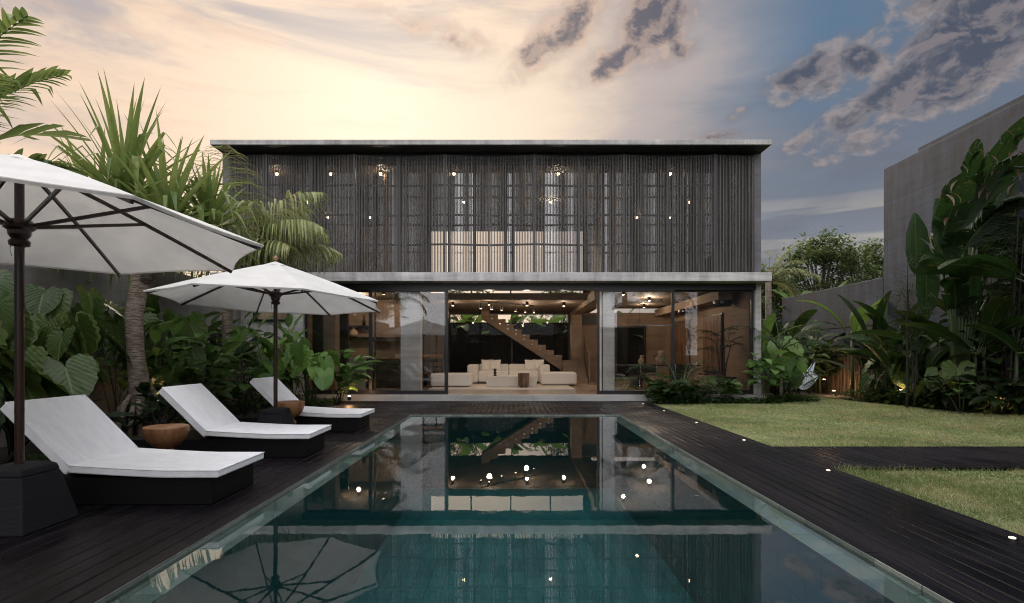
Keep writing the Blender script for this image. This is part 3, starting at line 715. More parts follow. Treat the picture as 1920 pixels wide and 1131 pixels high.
# ================================================================ things on the deck
def lounger():
    o = thing('sun_lounger', 'white cushioned lounger nearest the camera, on a low black platform', 'sun lounger', (-2.6, 4.97, 0), group='white sun loungers beside the pool')
    o.empty_display_size = .2
    W = .375
    MB().box(-2.2, 0, -W, W, .002, .235).build('platform', 'black_wood', o, bevel=.006)
    def pad(path, t, y0, y1):       # slab of thickness t following the path in XZ
        mb = MB(); n = len(path); vs = []; N = 8
        for k in range(N+1):
            y = y0+(y1-y0)*k/N
            for i, (x, z) in enumerate(path):
                a, b = path[max(i-1, 0)], path[min(i+1, n-1)]; dx, dz = b[0]-a[0], b[1]-a[1]; l = sqrt(dx*dx+dz*dz)
                cr = .008*sin(pi*k/N)
                vs += [(x, y, z), (x-dz/l*(t+cr), y, z+dx/l*(t+cr))]
        w = 2*n
        fs = []
        for k in range(N):
            for i in range(n-1):
                a = k*w+2*i
                fs += [(a, a+w, a+w+2, a+2), (a+1, a+3, a+w+3, a+w+1)]
            for i in (0, n-1):
                a = k*w+2*i; fs.append((a, a+1, a+w+1, a+w) if i == 0 else (a, a+w, a+w+1, a+1))
        for i in range(n-1):
            a = 2*i; fs.append((a, a+2, a+3, a+1)); a = N*w+2*i; fs.append((a, a+1, a+3, a+2))
        mb._a(vs, fs); return mb
    seat = [(-1.20+ (1.28)*i/14, .318-.078*sin(min(1, i/9)*pi/2)**1.0+.0*i) for i in range(15)]
    seat = [(x, .240 + .042*max(0, 1-(i/9))**1.2) for i, (x, z) in enumerate(seat)]
    sc = pad(seat, .068, -.42, .43).build('seat_cushion', 'cushion', o, bevel=.014, seg=3)
    def piping(path, t, par):
        up = []
        for i, (x, z) in enumerate(path):
            a_, b_ = path[max(i-1, 0)], path[min(i+1, len(path)-1)]; dx, dz = b_[0]-a_[0], b_[1]-a_[1]; l = sqrt(dx*dx+dz*dz); up.append((x-dz/l*(t-.003), z+dx/l*(t-.003)))
        loop = [(x, -.419, z) for x, z in up] + [(x, .429, z) for x, z in up[::-1]] + [(up[0][0], -.419, up[0][1])]
        MB().tube(loop, .0055, 5).build('piping', 'cushion', par, smooth=True)
    piping(seat, .068, sc)
    L = .80; a = R(45)
    bk = [(-1.225-L*cos(a)*(1-i/6), .262+L*sin(a)*(1-i/6)) for i in range(7)]
    piping(bk, .085, pad(bk, .085, -.42, .43).build('back_cushion', 'cushion', o, bevel=.014, seg=3))
    MB().beam((-1.2, 0, .235), (-1.2-L*cos(a)+.02, 0, .235+L*sin(a)-.04), .70, .025, up=(0, 0, 1)).build('backrest_board', 'black_wood', o)
    MB().beam((-1.95, .3, .24), (-1.62, .3, .58), .03, .03).build('prop', 'black_wood', o); MB().beam((-1.95, -.3, .24), (-1.62, -.3, .58), .03, .03).build('prop', 'black_wood', o)
    return o
L1 = lounger()
dup(L1, (-2.62, 7.05, 0), R(.9), 'middle white lounger, beside the bowl table near the screw pine roots')
dup(L1, (-2.60, 9.27, 0), R(-.7), 'white lounger farthest from the camera, behind the umbrella base')
def umbrella(loc, rot, zr, zh, za, tilt, label, R_=1.70, phase=0):
    o = thing('patio_umbrella', label, 'umbrella', (loc[0], loc[1], 0), group='white canvas umbrellas')
    MB().taper(0, 0, .002, .40, .255, .17).taper(0, 0, .4005, .455, .17, .155).taper(0, 0, .4555, .475, .15, .09).build('base', 'umb_base', o, bevel=.012)
    pl = MB().tube([(0, 0, .47), (0, 0, za-.02)], .030, 14).build('pole', 'pole', o, smooth=False)
    MB().lathe([(.030, -.14), (.062, -.13), (.066, -.10), (.048, -.08), (.068, -.05), (.07, -.02), (.095, 0), (.1, .03), (.075, .06), (.04, .07), (.030, .07)], (0, 0, zh)).build('hub', 'pole', o)
    MB().tube([(-.055, 0, zh-.10), (-.062, -.01, zh-.15), (-.058, 0, zh-.21)], .004, 5).build('pin_chain', 'chrome', o)
    ta, tm = tilt       # direction and size of a slight tilt of the rim
    def rimz(ang): return zr + tm*cos(ang-ta)
    top = MB(); n = 8; k = 7; vs = [(0, 0, za)]; ms = 6
    for i in range(n):
        for j in range(ms):
            f = j/ms; a0 = rot+2*pi*i/n; a1 = rot+2*pi*(i+1)/n
            for q in range(1, k+1):
                r = q/k
                p0 = Vector((R_*r*cos(a0), R_*r*sin(a0))); p1 = Vector((R_*r*cos(a1), R_*r*sin(a1))); p = p0.lerp(p1, f)
                ang = a0+(a1-a0)*f
                prof_z = lambda aa: za + (rimz(aa)-za)*(r**1.12)
                z = prof_z(a0)*(1-f)+prof_z(a1)*f - .028*sin(pi*f)*sin(pi*r*.9)
                sag = .07*sin(pi*f)*(r**5)
                p *= (1-sag/R_*.9)
                vs.append((p.x, p.y, z + sag*.18))
    N = n*ms; fs = []
    for c in range(N):
        d = (c+1) % N; fs.append((0, 1+c*k, 1+d*k))
        for q in range(k-1): fs.append((1+c*k+q, 1+c*k+q+1, 1+d*k+q+1, 1+d*k+q))
    top._a(vs, fs); cn = top.build('canopy', 'canopy', o, smooth=False)
    sd = cn.modifiers.new('cloth thickness', 'SOLIDIFY'); sd.thickness = .006; sd.offset = 1
    hm = MB()       # valance hem round the rim
    rim_v = [Vector(vs[1+c*k+k-1]) for c in range(N)]
    for c in range(N):
        a_, b_ = rim_v[c], rim_v[(c+1) % N]
        hm._a([tuple(a_), tuple(b_), (b_.x*.992, b_.y*.992, b_.z-.016), (a_.x*.992, a_.y*.992, a_.z-.016)], [(0,1,2,3)])
    hm.build('hem', 'canopy', cn)
    cp = MB(); cv = [(0, 0, za+.03)]
    for i in range(16):
        a = rot+2*pi*i/16; r = .20 if i % 2 == 0 else .185; cv.append((r*cos(a), r*sin(a), za-.055 + (.0 if i % 2 == 0 else .012)))
    cp._a(cv, [(0, 1+i, 1+(i+1) % 16) for i in range(16)]); cc = cp.build('top_cap', 'canopy', o)
    if R_ < 1.69: MB().lathe([(.0, .0), (.03, .0), (.036, .03), (.02, .06), (.0, .07)], (0, 0, za+.05), 12).build('finial', 'teak', o)
    for i in range(n):
        a = rot+2*pi*i/n; e = Vector((R_*cos(a), R_*sin(a), rimz(a))); s_ = Vector((.05*cos(a), .05*sin(a), za-.06))
        pts = []
        for q in range(7):
            r = max(.03, q/6); z = za+(rimz(a)-za)*(r**1.12)-.028; pts.append((R_*.985*r*cos(a), R_*.985*r*sin(a), z))
        rb = MB()
        for p_, q_ in zip(pts[:-1], pts[1:]): rb.beam(p_, q_, .018, .028)
        ro = rb.build('rib', 'pole', o)
        mid = Vector(pts[3]).lerp(Vector(pts[4]), .1)
        MB().beam((.07*cos(a), .07*sin(a), zh+.02), tuple(mid), .018, .026).build('strut', 'pole', ro)
    return o
umbrella((-3.73, 4.03), R(15), 2.205, 2.25, 2.78, (R(-75), .05), 'large white umbrella nearest the camera, cut off by the left edge of the photo')
umbrella((-3.66, 8.22), R(-10), 2.10, 2.20, 2.70, (R(250), .07), 'white umbrella over the middle loungers, seen whole', 1.68)
def bowl_table(loc, label, foot):
    o = thing('side_table', label, 'side table', (*loc, 0), group='turned teak bowl tables')
    pr = [(.0, .235), (.06, .237), (.13, .27), (.19, .33), (.222, .41), (.228, .475), (.222, .487), (.0, .49)]
    MB().lathe(pr, n=40).build('bowl_top', 'teak', o, smooth=False, bevel=.004)
    ft = [(.0, .002), (.15, .002), (.155, .02), (.125, .08), (.085, .135), (.075, .15), (.10, .165), (.105, .185), (.085, .205), (.07, .22), (.07, .234), (0, .2345)]
    MB().lathe(ft, n=36).build('foot', 'teak', o, smooth=False)
    return o
bt = bowl_table((-3.92, 6.03), 'half round teak bowl table between the nearest and the middle lounger', 0)
for ch in kids(bt):
    ch.data.polygons.foreach_set('use_smooth', [True]*len(ch.data.polygons)); ch.data.update()
b2 = dup(bt, (-3.60, 8.60, .0), R(70), 'teak bowl table on a turned foot, close behind the umbrella base'); b2.scale = (1, 1, 1.1)
# deck lamps
for i, (px, py, lb) in enumerate(((1553, 883, 'deck lamp beside the corner of the front lawn'), (1898, 1010, 'deck lamp nearest the camera at the right edge'), (1395, 826, 'deck lamp just before the path turns off the deck'), (1306, 793, 'deck lamp next to the middle of the far lawn edge'), (1245, 771, 'deck lamp second from the house'), (1206, 757, 'deck lamp closest to the house step'))):
    d = 1300/(py-664); x, y, _ = at(px, d)
    o = thing('deck_lamp', 'small round flush ' + lb, 'deck lamp', (x, y, 0), group='recessed lamps along the deck')
    MB().lathe([(0, .002), (.036, .002), (.036, .006), (0, .006)], n=16).build('bezel', 'chrome', o)
    MB().lathe([(0, .0065), (.020, .0065), (.020, .010), (0, .010)], n=16).build('lens', 'lamp_soft', o)
# hatch lids, drains and fallen leaves by the pool
for px, py, w, l, lb in ((985, 768, .32, .30, 'square timber hatch lid in the deck beyond the pool centre'), (1109, 768, .40, .16, 'narrow dark hatch slot in the deck beyond the pool')):
    d = 1300/(py-664); x, y, _ = at(px, d); o = thing('deck_hatch', lb, 'hatch', (x, y, 0))
    MB().box(-w/2, w/2, -l/2, l/2, .003, .009).build('lid', 'black_wood', o, bevel=.002)
    MB().box(-.05, .05, -l/2+.02, -l/2+.04, .0095, .013).build('finger_slot', 'chrome', o)
rng = random.Random(5)
fallen = [(-1.2, 5.1), (-1.45, 6.9), (-.2, 7.9), (.7, 9.8), (1.55, 5.6), (1.7, 5.0), (-1.6, 8.6), (1.2, 8.4), (-.9, 9.9), (.2, 5.4), (1.45, 7.2)]
near = ['by the left coping close to the camera', 'near the left coping', 'left of the pool centre', 'toward the far end of the pool', 'beside the right coping', 'near the right coping, closest to camera', 'by the left coping beneath the far umbrella', 'on the right half far out', 'far out on the left half', 'alone in the open middle of the pool', 'on the right half halfway along']
for (x, y), w_ in zip(fallen, near):
    m = MB(); a = rng.uniform(0, 6.3); m.blade((0, 0, .0), (cos(a), sin(a), .05), .045, .022, .1, prof='oval', n=4, tint=.9)
    o = m.build('fallen_leaf', 'dry'); o.location = (x, y, -.026); tag(o, 'small pale fallen leaf floating on the water ' + w_, 'leaf', 'leaves floating on the pool')

M['lamp_up'] = mat('glowing spot', (1, .9, .75), .5, emit=(1, .72, .42), estr=16)
# ================================================================ furniture inside
def smbox(x0, x1, y0, y1, z0, z1): return MB().box(x0, x1, y0, y1, z0, z1)
def cushion_mb(w, h, t):
    mb = MB(); n = 8; vs = []
    for s_ in (-1, 1):
        for i in range(n+1):
            for j in range(n+1):
                u, v = i/n*2-1, j/n*2-1; b = (1-u**4)*(1-v**4); k = 1-.06*(1-abs(u))*abs(v)-.06*(1-abs(v))*abs(u)
                vs.append((u*w/2*k, s_*t/2*b**.6, h/2+v*h/2*k))
    m = (n+1)**2
    fs = [(i*(n+1)+j, (i+1)*(n+1)+j, (i+1)*(n+1)+j+1, i*(n+1)+j+1) for i in range(n) for j in range(n)]
    fs += [tuple(m+q for q in f[::-1]) for f in fs]
    return mb._a(vs, fs)
sofa = thing('sofa', 'low cream two seat sofa facing the pool in the living room', 'sofa', (-.17, 20.6, ZF))
so = lambda mb, nm: mb.build(nm, 'sofa', sofa, bevel=.07, seg=4)
so(smbox(-1.56, -1.16, -.55, .5, .04, .73), 'armrest'); so(smbox(1.16, 1.56, -.55, .5, .04, .73), 'armrest')
so(smbox(-1.155, 0, -.5, .28, .06, .50), 'seat'); so(smbox(.005, 1.155, -.5, .28, .06, .50), 'seat')
so(smbox(-1.155, 0, .19, .55, .30, .74), 'backrest'); so(smbox(.005, 1.155, .19, .55, .30, .74), 'backrest')
MB().box(-1.5, 1.5, -.45, .45, .002, .06).build('plinth', 'dark_int', sofa)
for (x, y, rz, lean, lb) in ((-.98, 20.62, .35, .25, 'cream cushion leaning at the outer left of the sofa'), (-.72, 20.55, -.15, .3, 'cream cushion in front, on the left half of the sofa'), (.70, 20.55, .2, .3, 'cream cushion in front, on the right half of the sofa'), (.95, 20.62, -.3, .22, 'cream cushion standing upright at the outer right of the sofa')):
    o = cushion_mb(.46, .44, .16).build('throw_pillow', 'sofa', smooth=True); o.location = (x, y, ZF+.49); o.rotation_euler = (-lean, 0, rz); tag(o, lb, 'cushion', 'cushions on the cream sofa')
def ottoman(x, y, w, d_, lb):
    o = thing('ottoman', lb, 'ottoman', (x, y, ZF), group='cream ottomans')
    MB().box(-w/2, w/2, -d_/2, d_/2, .05, .48).build('seat', 'sofa', o, bevel=.08, seg=4)
    MB().box(-w/2+.1, w/2-.1, -d_/2+.08, d_/2-.08, .026, .052).build('plinth', 'dark_int', o)
ottoman(1.62, 19.25, 1.27, .9, 'cream ottoman at the right end of the sofa')
ottoman(-2.08, 18.2, 1.35, .9, 'cream ottoman at the left, partly behind the glass door')
o = MB().box(-2.7, 1.95, 16.85, 19.9, ZF+.004, ZF+.022).build('rug', 'rug'); tag(o, 'large pale rug under the sofa and coffee table', 'rug')
o = thing('coffee_table', 'low white block coffee table in front of the sofa', 'coffee table', (-.05, 18.5, ZF+.024))
MB().box(-.85, .85, -.5, .5, .003, .35).build('block', 'rug', o, bevel=.012)
o = thing('stump_stool', 'dark cracked wood stump stool beside the coffee table', 'stool', (.35, 17.65, ZF+.024))
mb = MB(); mb.lathe([(.0, .045), (.17, .045), (.185, .12), (.18, .3), (.19, .46), (.18, .475), (0, .475)], n=22)
mb.v = [(x*(1+.05*sin(atan2(y, x)*5)), y*(1+.05*sin(atan2(y, x)*3+1)), z) for x, y, z in mb.v]; mb.build('stump', 'stump', o)
for a in range(4): MB().taper(.11*cos(a*pi/2+.6), .11*sin(a*pi/2+.6), .001, .05, .03, .035).build('foot', 'stump', o)
o = thing('small_sculpture', 'small dark brown twisted sculpture on the coffee table', 'sculpture', (-.62, 18.35, ZF+.378))
MB().lathe([(0, 0), (.055, 0), (.06, .02), (.03, .05), (.05, .09), (.06, .13), (.035, .15), (.05, .19), (.055, .22), (.03, .25), (0, .255)], n=14).build('carving', 'pole', o, smooth=True)
# track light and ceiling spots
def spot_head(parent, x, y, z, r=.05, h=.11, e=0):
    c = MB().lathe([(r*.98, 0), (r, 0), (r, h), (r*.4, h+.01), (0, h+.01)], (x, y, z), 14).build('lamp_head', 'black', parent)
    MB().lathe([(0, -.004), (r*.62, -.004), (r*.62, .002), (0, .002)], (x, y, z), 12).build('bulb', 'lamp', c)
def point(x, y, z, e, parent=None, r=.05, col=(1, .78, .56), spot=None):
    l = bpy.data.lights.new('lamp light', 'SPOT' if spot else 'POINT'); l.energy = e; l.color = col; l.shadow_soft_size = r
    if spot: l.spot_size = R(spot); l.spot_blend = .7
    q = bpy.data.objects.new('lamp_light', l); COL.objects.link(q); q.location = (x, y, z)
    if parent is not None: q.parent = parent
    return q
tr = thing('track_light', 'black track light with six small spots above the sofa', 'track light', (0, 0, 3.05))
A_, B_ = Vector((-1.07, 17.6, .0)), Vector((.76, 19.4, .0))
MB().beam(A_, B_, .03, .03).build('track', 'black', tr)
for i, f in enumerate((0, .19, .37, .63, .82, 1)):
    p = A_.lerp(B_, f); MB().tube([(p.x, p.y, -.01), (p.x, p.y, -.14)], .008, 6).build('stem', 'black', tr)
    spot_head(tr, p.x, p.y, -.25, .05, .11)
for f in (.15, .85): p = A_.lerp(B_, f); point(p.x, p.y, -.32, 18, tr, .08)
def downlight(x, y, z, lb, grp, e=0, r=.055, h=.12, lam=True, spot=None):
    o = thing('ceiling_light', lb, 'ceiling light', (x, y, z), group=grp)
    if h < .1: MB().lathe([(0, 0), (r*.95, 0), (r*.8, -.04), (r*.5, -.065), (0, -.075)][::-1], (0, 0, -h), 14).build('glowing_globe', 'lamp_up', o, smooth=True)
    spot_head(o, 0, 0, -h, r, h-.012)
    if e: point(0, 0, -h-.06, e, o, .05, spot=spot)
for i, (x, y, lb, e) in enumerate(((-2.07, 18.3, 'black cylinder spot at the left end of the living room ceiling', 11), (-.81, 18.0, 'black cylinder spot above the left half of the sofa', 0), (.48, 18.2, 'bright cylinder spot above the right half of the sofa', 12), (1.75, 18.4, 'black cylinder spot over the right ottoman', 11))):
    downlight(x, y, 3.078, lb, 'cylinder spots on the living room ceiling', e)
KZ = ZS0-.002
for x, y, lb, e in ((-4.03, 16.6, 'ceiling spot behind the left glass door, nearer the front', 0), (-3.7, 18.6, 'ceiling spot behind the left glass door, deeper in the kitchen', 42), (-5.1, 17.6, 'ceiling spot hidden under the umbrella tip, over the kitchen counter', 42),
                    (3.45, 16.7, 'ceiling spot behind the right glass door, near the column', 14), (4.75, 18.6, 'ceiling spot above the dining table', 48), (5.2, 21.2, 'ceiling spot at the back of the dining room', 34)):
    downlight(x, y, KZ, lb, 'ceiling spots in the side rooms', e)
# upstairs ceiling spots: three rows
rows = ((325, (519, 620, 714, 851, 1046, 1256)), (378, (578, 870, 1033, 1293)), (407, (615, 694, 1194, 1256)))
UZ = ZR0-.124; ordn = ('first', 'second', 'third', 'fourth', 'fifth', 'sixth')
for r_, (py, xs) in enumerate(rows):
    d = (UZ-.06-EYE)/(664-py)*1000
    for i, px in enumerate(xs):
        downlight((px-962)*d/1000, d, UZ, ('%s from the left of the %s row of glowing upstairs ceiling spots' % (ordn[i], ('top', 'middle', 'lowest')[r_])), 'upstairs ceiling spots behind the shutters', (15, 18, 15)[r_] if i % 2 == 0 else 0, r=.055, h=.06)
# dining room
dt = thing('dining_table', 'long black dining table behind the right glass doors', 'dining table', (4.9, 18.2, ZF))
MB().box(-1.35, 1.35, -.5, .5, .72, .76).build('tabletop', 'dark_int', dt, bevel=.01)
MB().taper(-.7, 0, .002, .719, .16, .22).build('leg', 'dark_int', dt); MB().taper(.7, 0, .002, .719, .16, .22).build('leg', 'dark_int', dt)
def canti(x, y, rz, lb):
    o = thing('cantilever_chair', lb, 'dining chair', (x, y, ZF), rz, group='chrome cantilever dining chairs')
    for s_ in (-.24, .24):
        pts = [(-.27, s_, .80), (-.24, s_, .62), (-.2, s_, .46), (.1, s_, .46)] + [(.12+.22*sin(t*pi/8), s_, .23+.23*cos(t*pi/8)) for t in range(1, 8)] + [(.1, s_, .014), (-.25, s_, .014)]
        MB().tube(pts, .012, 8).build('frame_tube', 'chrome', o, smooth=True)
    MB().box(-.2, .24, -.235, .235, .455, .485).build('seat', 'leather', o, bevel=.01)
    MB().beam((-.215, 0, .54), (-.275, 0, .80), .46, .02, up=(1, 0, 0)).build('backrest', 'leather', o)
canti(3.35, 17.3, 0, 'chrome dining chair with curved frame next to the light column')
canti(4.35, 17.2, R(80), 'dark cantilever chair at the near side of the dining table, behind the palm')
canti(5.35, 17.2, R(100), 'dark cantilever chair near side of the table, right of the door mullion')
canti(6.45, 17.6, R(185), 'dark leather chair at the right head of the dining table')
for x, y, s_, lb in ((4.35, 18.1, .85, 'small pale carved head sculpture on the dining table'), (4.95, 17.95, 1.25, 'larger pale carved sculpture on the dining table')):
    o = thing('table_sculpture', lb, 'sculpture', (x, y, ZF+.763)); o.scale = (s_,)*3
    m = MB().lathe([(0, 0), (.11, 0), (.13, .12), (.12, .2), (.08, .25), (.05, .28), (.09, .33), (.06, .38), (0, .39)], n=14)
    m.v = [(x_+.15*max(0, z-.2), y_*.8, z) for x_, y_, z in m.v]; m.build('carving', 'stone_vase', o, smooth=True)
o = thing('linear_pendant', 'thin steel bar pendant lamp hanging over the dining table', 'pendant lamp', (5.1, 19.0, 2.3))
MB().box(-.85, .85, -.02, .02, 0, .035).build('bar', 'chrome', o); MB().tube([(-.6, 0, .035), (-.6, 0, .95)], .004, 5).tube([(.6, 0, .035), (.6, 0, .95)], .004, 5).build('wire', 'black', o)
for x, y, s_, lb in ((6.4, 16.3, .56, 'large dark drum pendant near the right front corner of the dining room'), (6.35, 19.7, .48, 'smaller looking dark drum pendant deeper in the dining room')):
    o = thing('drum_pendant', lb, 'pendant lamp', (x, y, 2.95), group='dark drum pendants')
    MB().lathe([(s_*.42, -.2), (s_*.5, -.12), (s_*.5, .16), (s_*.4, .2), (s_*.39, .19), (s_*.48, .15), (s_*.48, -.11), (s_*.4, -.19)], n=24).build('shade', 'black', o)
    MB().tube([(0, 0, .3), (0, 0, .06)], .006, 5).build('cord', 'black', o); MB().lathe([(0, -.02), (.02, 0), (.02, .05), (0, .07)], n=8).build('bulb', 'lamp', o)
for y0, y1, lb in ((17.1, 18.8, 'tall brown relief wall panel nearer the glass, right wall'), (20.3, 22.1, 'tall brown relief wall panel deeper in, right wall')):
    o = thing('wall_panel', lb, 'wall panel', (HX1-.30, (y0+y1)/2, .67))
    h = (y1-y0)/2
    MB().box(-.0, .045, -h, h, 0, 1.95).build('frame', 'black', o); MB().box(-.02, -.002, -h+.04, h-.04, .04, 1.91).build('relief', 'stump', o)
# kitchen
o = thing('kitchen_shelf', 'upper black wall shelf in the kitchen', 'shelf', (-5.6, 19.2, 2.27)); MB().box(-.42, .42, -.18, .19, 0, .05).build('board', 'black', o); MB().box(-.3, -.27, 0, .19, -.08, -.002).box(.27, .3, 0, .19, -.08, -.002).build('bracket', 'black', o)
o = thing('kitchen_shelf', 'lower black wall shelf carrying the round vase', 'shelf', (-5.6, 19.2, 1.86)); MB().box(-.42, .42, -.18, .19, 0, .05).build('board', 'black', o); MB().box(-.3, -.27, 0, .19, -.08, -.002).box(.27, .3, 0, .19, -.08, -.002).build('bracket', 'black', o)
o = thing('vase', 'round bellied sand coloured vase on the lower shelf', 'vase', (-5.72, 19.15, 1.912)); MB().lathe([(0, 0), (.08, 0), (.15, .07), (.16, .14), (.11, .22), (.04, .3), (.035, .34), (.05, .36), (.03, .36), (0, .3)], n=20).build('body', 'stone_vase', o, smooth=True)
o = thing('bottle', 'slim dark bottle on the upper shelf', 'bottle', (-5.36, 19.15, 2.322)); MB().lathe([(0, 0), (.05, 0), (.055, .2), (.02, .27), (.018, .36), (0, .36)], n=14).build('body', 'dark_int', o, smooth=True)
o = thing('wall_oven_unit', 'black wall cabinet beside the kitchen shelves', 'cabinet', (-4.5, 19.2, 1.75)); MB().box(-.55, .55, -.15, .19, 0, .16).build('body', 'dark_int', o, bevel=.006); MB().box(-.5, .5, -.16, -.152, .03, .05).build('handle', 'chrome', o)
o = thing('kitchen_counter', 'grey concrete kitchen counter with dark fronts behind the left glass', 'counter', (-4.75, 17.9, ZF))
MB().box(-.9, -.12, -.3, .5, .002, 1.0).build('end_block', 'concrete_floor', o); MB().box(-.118, 1.0, -.28, .5, .96, 1.0).build('worktop', 'teak', o); MB().box(-.118, 1.0, -.2, .5, .002, .958).build('cabinet_front', 'dark_int', o)
MB().tube([(.05, 0, 1.0), (.05, 0, 1.35), (.2, 0, 1.36), (.24, 0, 1.33)], .012, 6).build('tap', 'chrome', o)
o = thing('kitchen_island', 'pale concrete island with timber bar top behind the light column', 'kitchen island', (-3.6, 19.0, ZF))
MB().box(-.55, -.1, -.25, .3, .002, 1.13).build('end_block', 'concrete_light', o); MB().box(-.098, 1.05, -.25, .3, 1.02, 1.12).build('bar_top', 'teak', o); MB().box(-.098, .2, -.1, .3, .002, 1.018).build('cabinet_front', 'dark_int', o)
for x, lb in ((-2.9, 'dark bar stool with low back at the island, left one'), (-2.62, 'dark bar stool with low back at the island, right one')):
    o = thing('bar_stool', lb, 'bar stool', (x, 18.6, ZF), group='dark bar stools')
    for a, b in ((-.13, -.13), (.13, -.13), (.13, .13), (-.13, .13)): MB().beam((a*1.3, b*1.3, .002), (a, b, .66), .03, .03).build('leg', 'black_wood', o)
    MB().box(-.17, .17, -.17, .17, .661, .70).build('seat', 'black_wood', o, bevel=.01); MB().beam((0, -.16, .95), (0, -.16, .86), .34, .02, up=(0, 1, 0)).build('backrest', 'black_wood', o)
    MB().beam((-.15, -.155, .70), (-.15, -.16, .95), .02, .02, up=(0,1,0)).beam((.15, -.155, .70), (.15, -.16, .95), .02, .02, up=(0,1,0)).build('back_post', 'black_wood', o)

# ================================================================ garden walls and far things
o = MB().box(-7.9, -7.65, -3, 14.98, -.1, 3.15).build('garden_wall', 'wall_left'); tag(o, 'plain grey garden wall along the left side behind the plants', 'wall')
WX = 11.8
o = thing('boundary_wall', 'tall weathered concrete wall rising at the right edge', 'wall', (WX, 8, -.1))
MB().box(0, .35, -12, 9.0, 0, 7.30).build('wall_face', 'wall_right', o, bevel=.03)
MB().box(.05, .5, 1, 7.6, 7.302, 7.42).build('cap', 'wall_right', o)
o = thing('boundary_wall', 'lower grey concrete wall between the house and the tall wall', 'wall', (WX, 20.2, -.1))
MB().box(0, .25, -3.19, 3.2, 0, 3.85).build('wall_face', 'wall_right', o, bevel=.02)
MB().box(-.015, -.002, -3.1, 3.1, 2.35, 2.42).build('cast_joint', 'soffit', o)
o = thing('wall_lamp', 'tiny round wall lamp on the lower concrete wall', 'wall lamp', (WX-.02, 20.9, 2.2))
MB().lathe([(0, 0), (.07, 0), (.08, .05), (.05, .1), (0, .11)], n=12).build('housing', 'chrome', o)
o = MB().box(-9, 11.5, 24.6, 24.75, -.1, 2.75).build('rear_wall_fence', 'black_wood'); o.name = 'garden_wall'; tag(o, 'dark garden wall seen through the rear window of the living room', 'wall')
o = MB().box(-14, 13, -10.2, -10, -.1, 3.3).build('garden_wall', 'wall_left'); tag(o, 'garden wall across the far end behind the viewpoint', 'wall')
o = thing('pavilion', 'dark timber pavilion behind the viewpoint on the lawn side', 'pavilion', (9.4, -7, -.1)); MB().box(-1.9, 2.1, -1.5, 1.5, 0, 4.6).build('walls', 'black_wood', o); MB().box(-2.2, 2.3, -1.9, 1.9, 4.601, 4.85).build('roof', 'dark_int', o)
# reed screen along the foot of the right wall, one thing
rs = MB(); rr = random.Random(9)
for i in range(330):
    y = 11.3+i*.031; x = 11.45+rr.uniform(-.04, .04); rs.tube([(x, y, -.1), (x+rr.uniform(-.02, .02), y+rr.uniform(-.02, .02), 1.35+rr.uniform(-.15, .1))], .012, 4)
o = rs.build('reed_fence', 'reed'); tag(o, 'low fence of thin brown reeds along the foot of the right wall', 'fence')
# garden spotlights
def uplight(px, py, d, e, lb, aim=None, z=None):
    x = (px-962)*d/1000; z = EYE-(py-664)*d/1000 if z is None else z
    o = thing('garden_spotlight', lb, 'garden light', (x, d, max(-.08, z-.12)), group='small warm garden spotlights')
    MB().lathe([(0, 0), (.045, 0), (.05, .09), (.04, .1), (0, .1)], n=12).build('housing', 'black', o)
    MB().lathe([(0, .101), (.038, .101), (.038, .112), (0, .112)], n=12).build('lens', 'lamp', o)
    point(0, -.02, .2, e, o, .04, col=(1, .56, .26))
uplight(1563, 732, 18.0, 24, 'bright garden spotlight in front of the lit reeds', None)
uplight(1690, 730, 13.6, 5, 'garden spotlight half hidden by the undergrowth mid way along the right wall')
uplight(1868, 757, 11.9, 12, 'garden spotlight low in the shrubs nearest the right edge')
uplight(1800, 722, 12.3, 5, 'garden spotlight under the pale lit leaves')
uplight(1545, 690, 17.2, 9, 'garden spotlight deep behind the butterfly chair', z=.5)
uplight(655, 742, 13.95, 9, 'garden spotlight under the shrub by the left glass')
uplight(300, 715, 9.6, 12, 'garden spotlight behind the screw pine trunk', z=.35)
# butterfly chair
o = thing('butterfly_chair', 'butterfly sling chair with pale striped cloth half hidden by the plants', 'chair', (8.62, 16.0, -.03), R(-18)); o.scale = (1.12,)*3
def _stripe(t, p):
    x, y, z = t.xyz(t.new('ShaderNodeUVMap').outputs[0]); w_ = t.m('FRACT', t.mul(x, 16)); t.l.new(t.mix(t.mr(w_, .45, .55), (.82, .82, .83), (.46, .50, .56)), p.inputs['Base Color'])
M['stripe'] = mat('striped sling cloth', (.6, .6, .6), .9, fn=_stripe)
cr = {(-1, 1): (-.42, .30, 1.02), (1, 1): (.42, .30, 1.02), (-1, -1): (-.36, -.42, .62), (1, -1): (.36, -.42, .62)}
m = MB(); n = 10; vs = []; uvs = []
for i in range(n+1):
    for j in range(n+1):
        u, v = i/n*2-1, j/n*2-1
        p = Vector((0, 0, 0))
        for (a, b), q in cr.items(): p += Vector(q)*((1+a*u)/2*(1+b*v)/2)
        s_ = (1-u*u)*.8+(1-v*v)*.3; p.z -= .46*min(1, s_*(1-.25*u*u)) if True else 0
        p.x *= 1-.25*(1-abs(v)); vs.append(tuple(p)); uvs.append((i/n, j/n))
m._a(vs, [(i*(n+1)+j, (i+1)*(n+1)+j, (i+1)*(n+1)+j+1, i*(n+1)+j+1) for i in range(n) for j in range(n)], uvs, .4)
m.build('sling', 'stripe', o, smooth=True)
fr = MB()
for s_ in (-1, 1):
    fr.tube([(s_*.42, .30, 1.02), (-s_*.05, -.05, .35), (-s_*.38, -.42, .01)], .012, 6); fr.tube([(s_*.36, -.42, .62), (0, .0, .3), (-s_*.38, .40, .01)], .012, 6)
fr.build('frame', 'stem_dark', o)
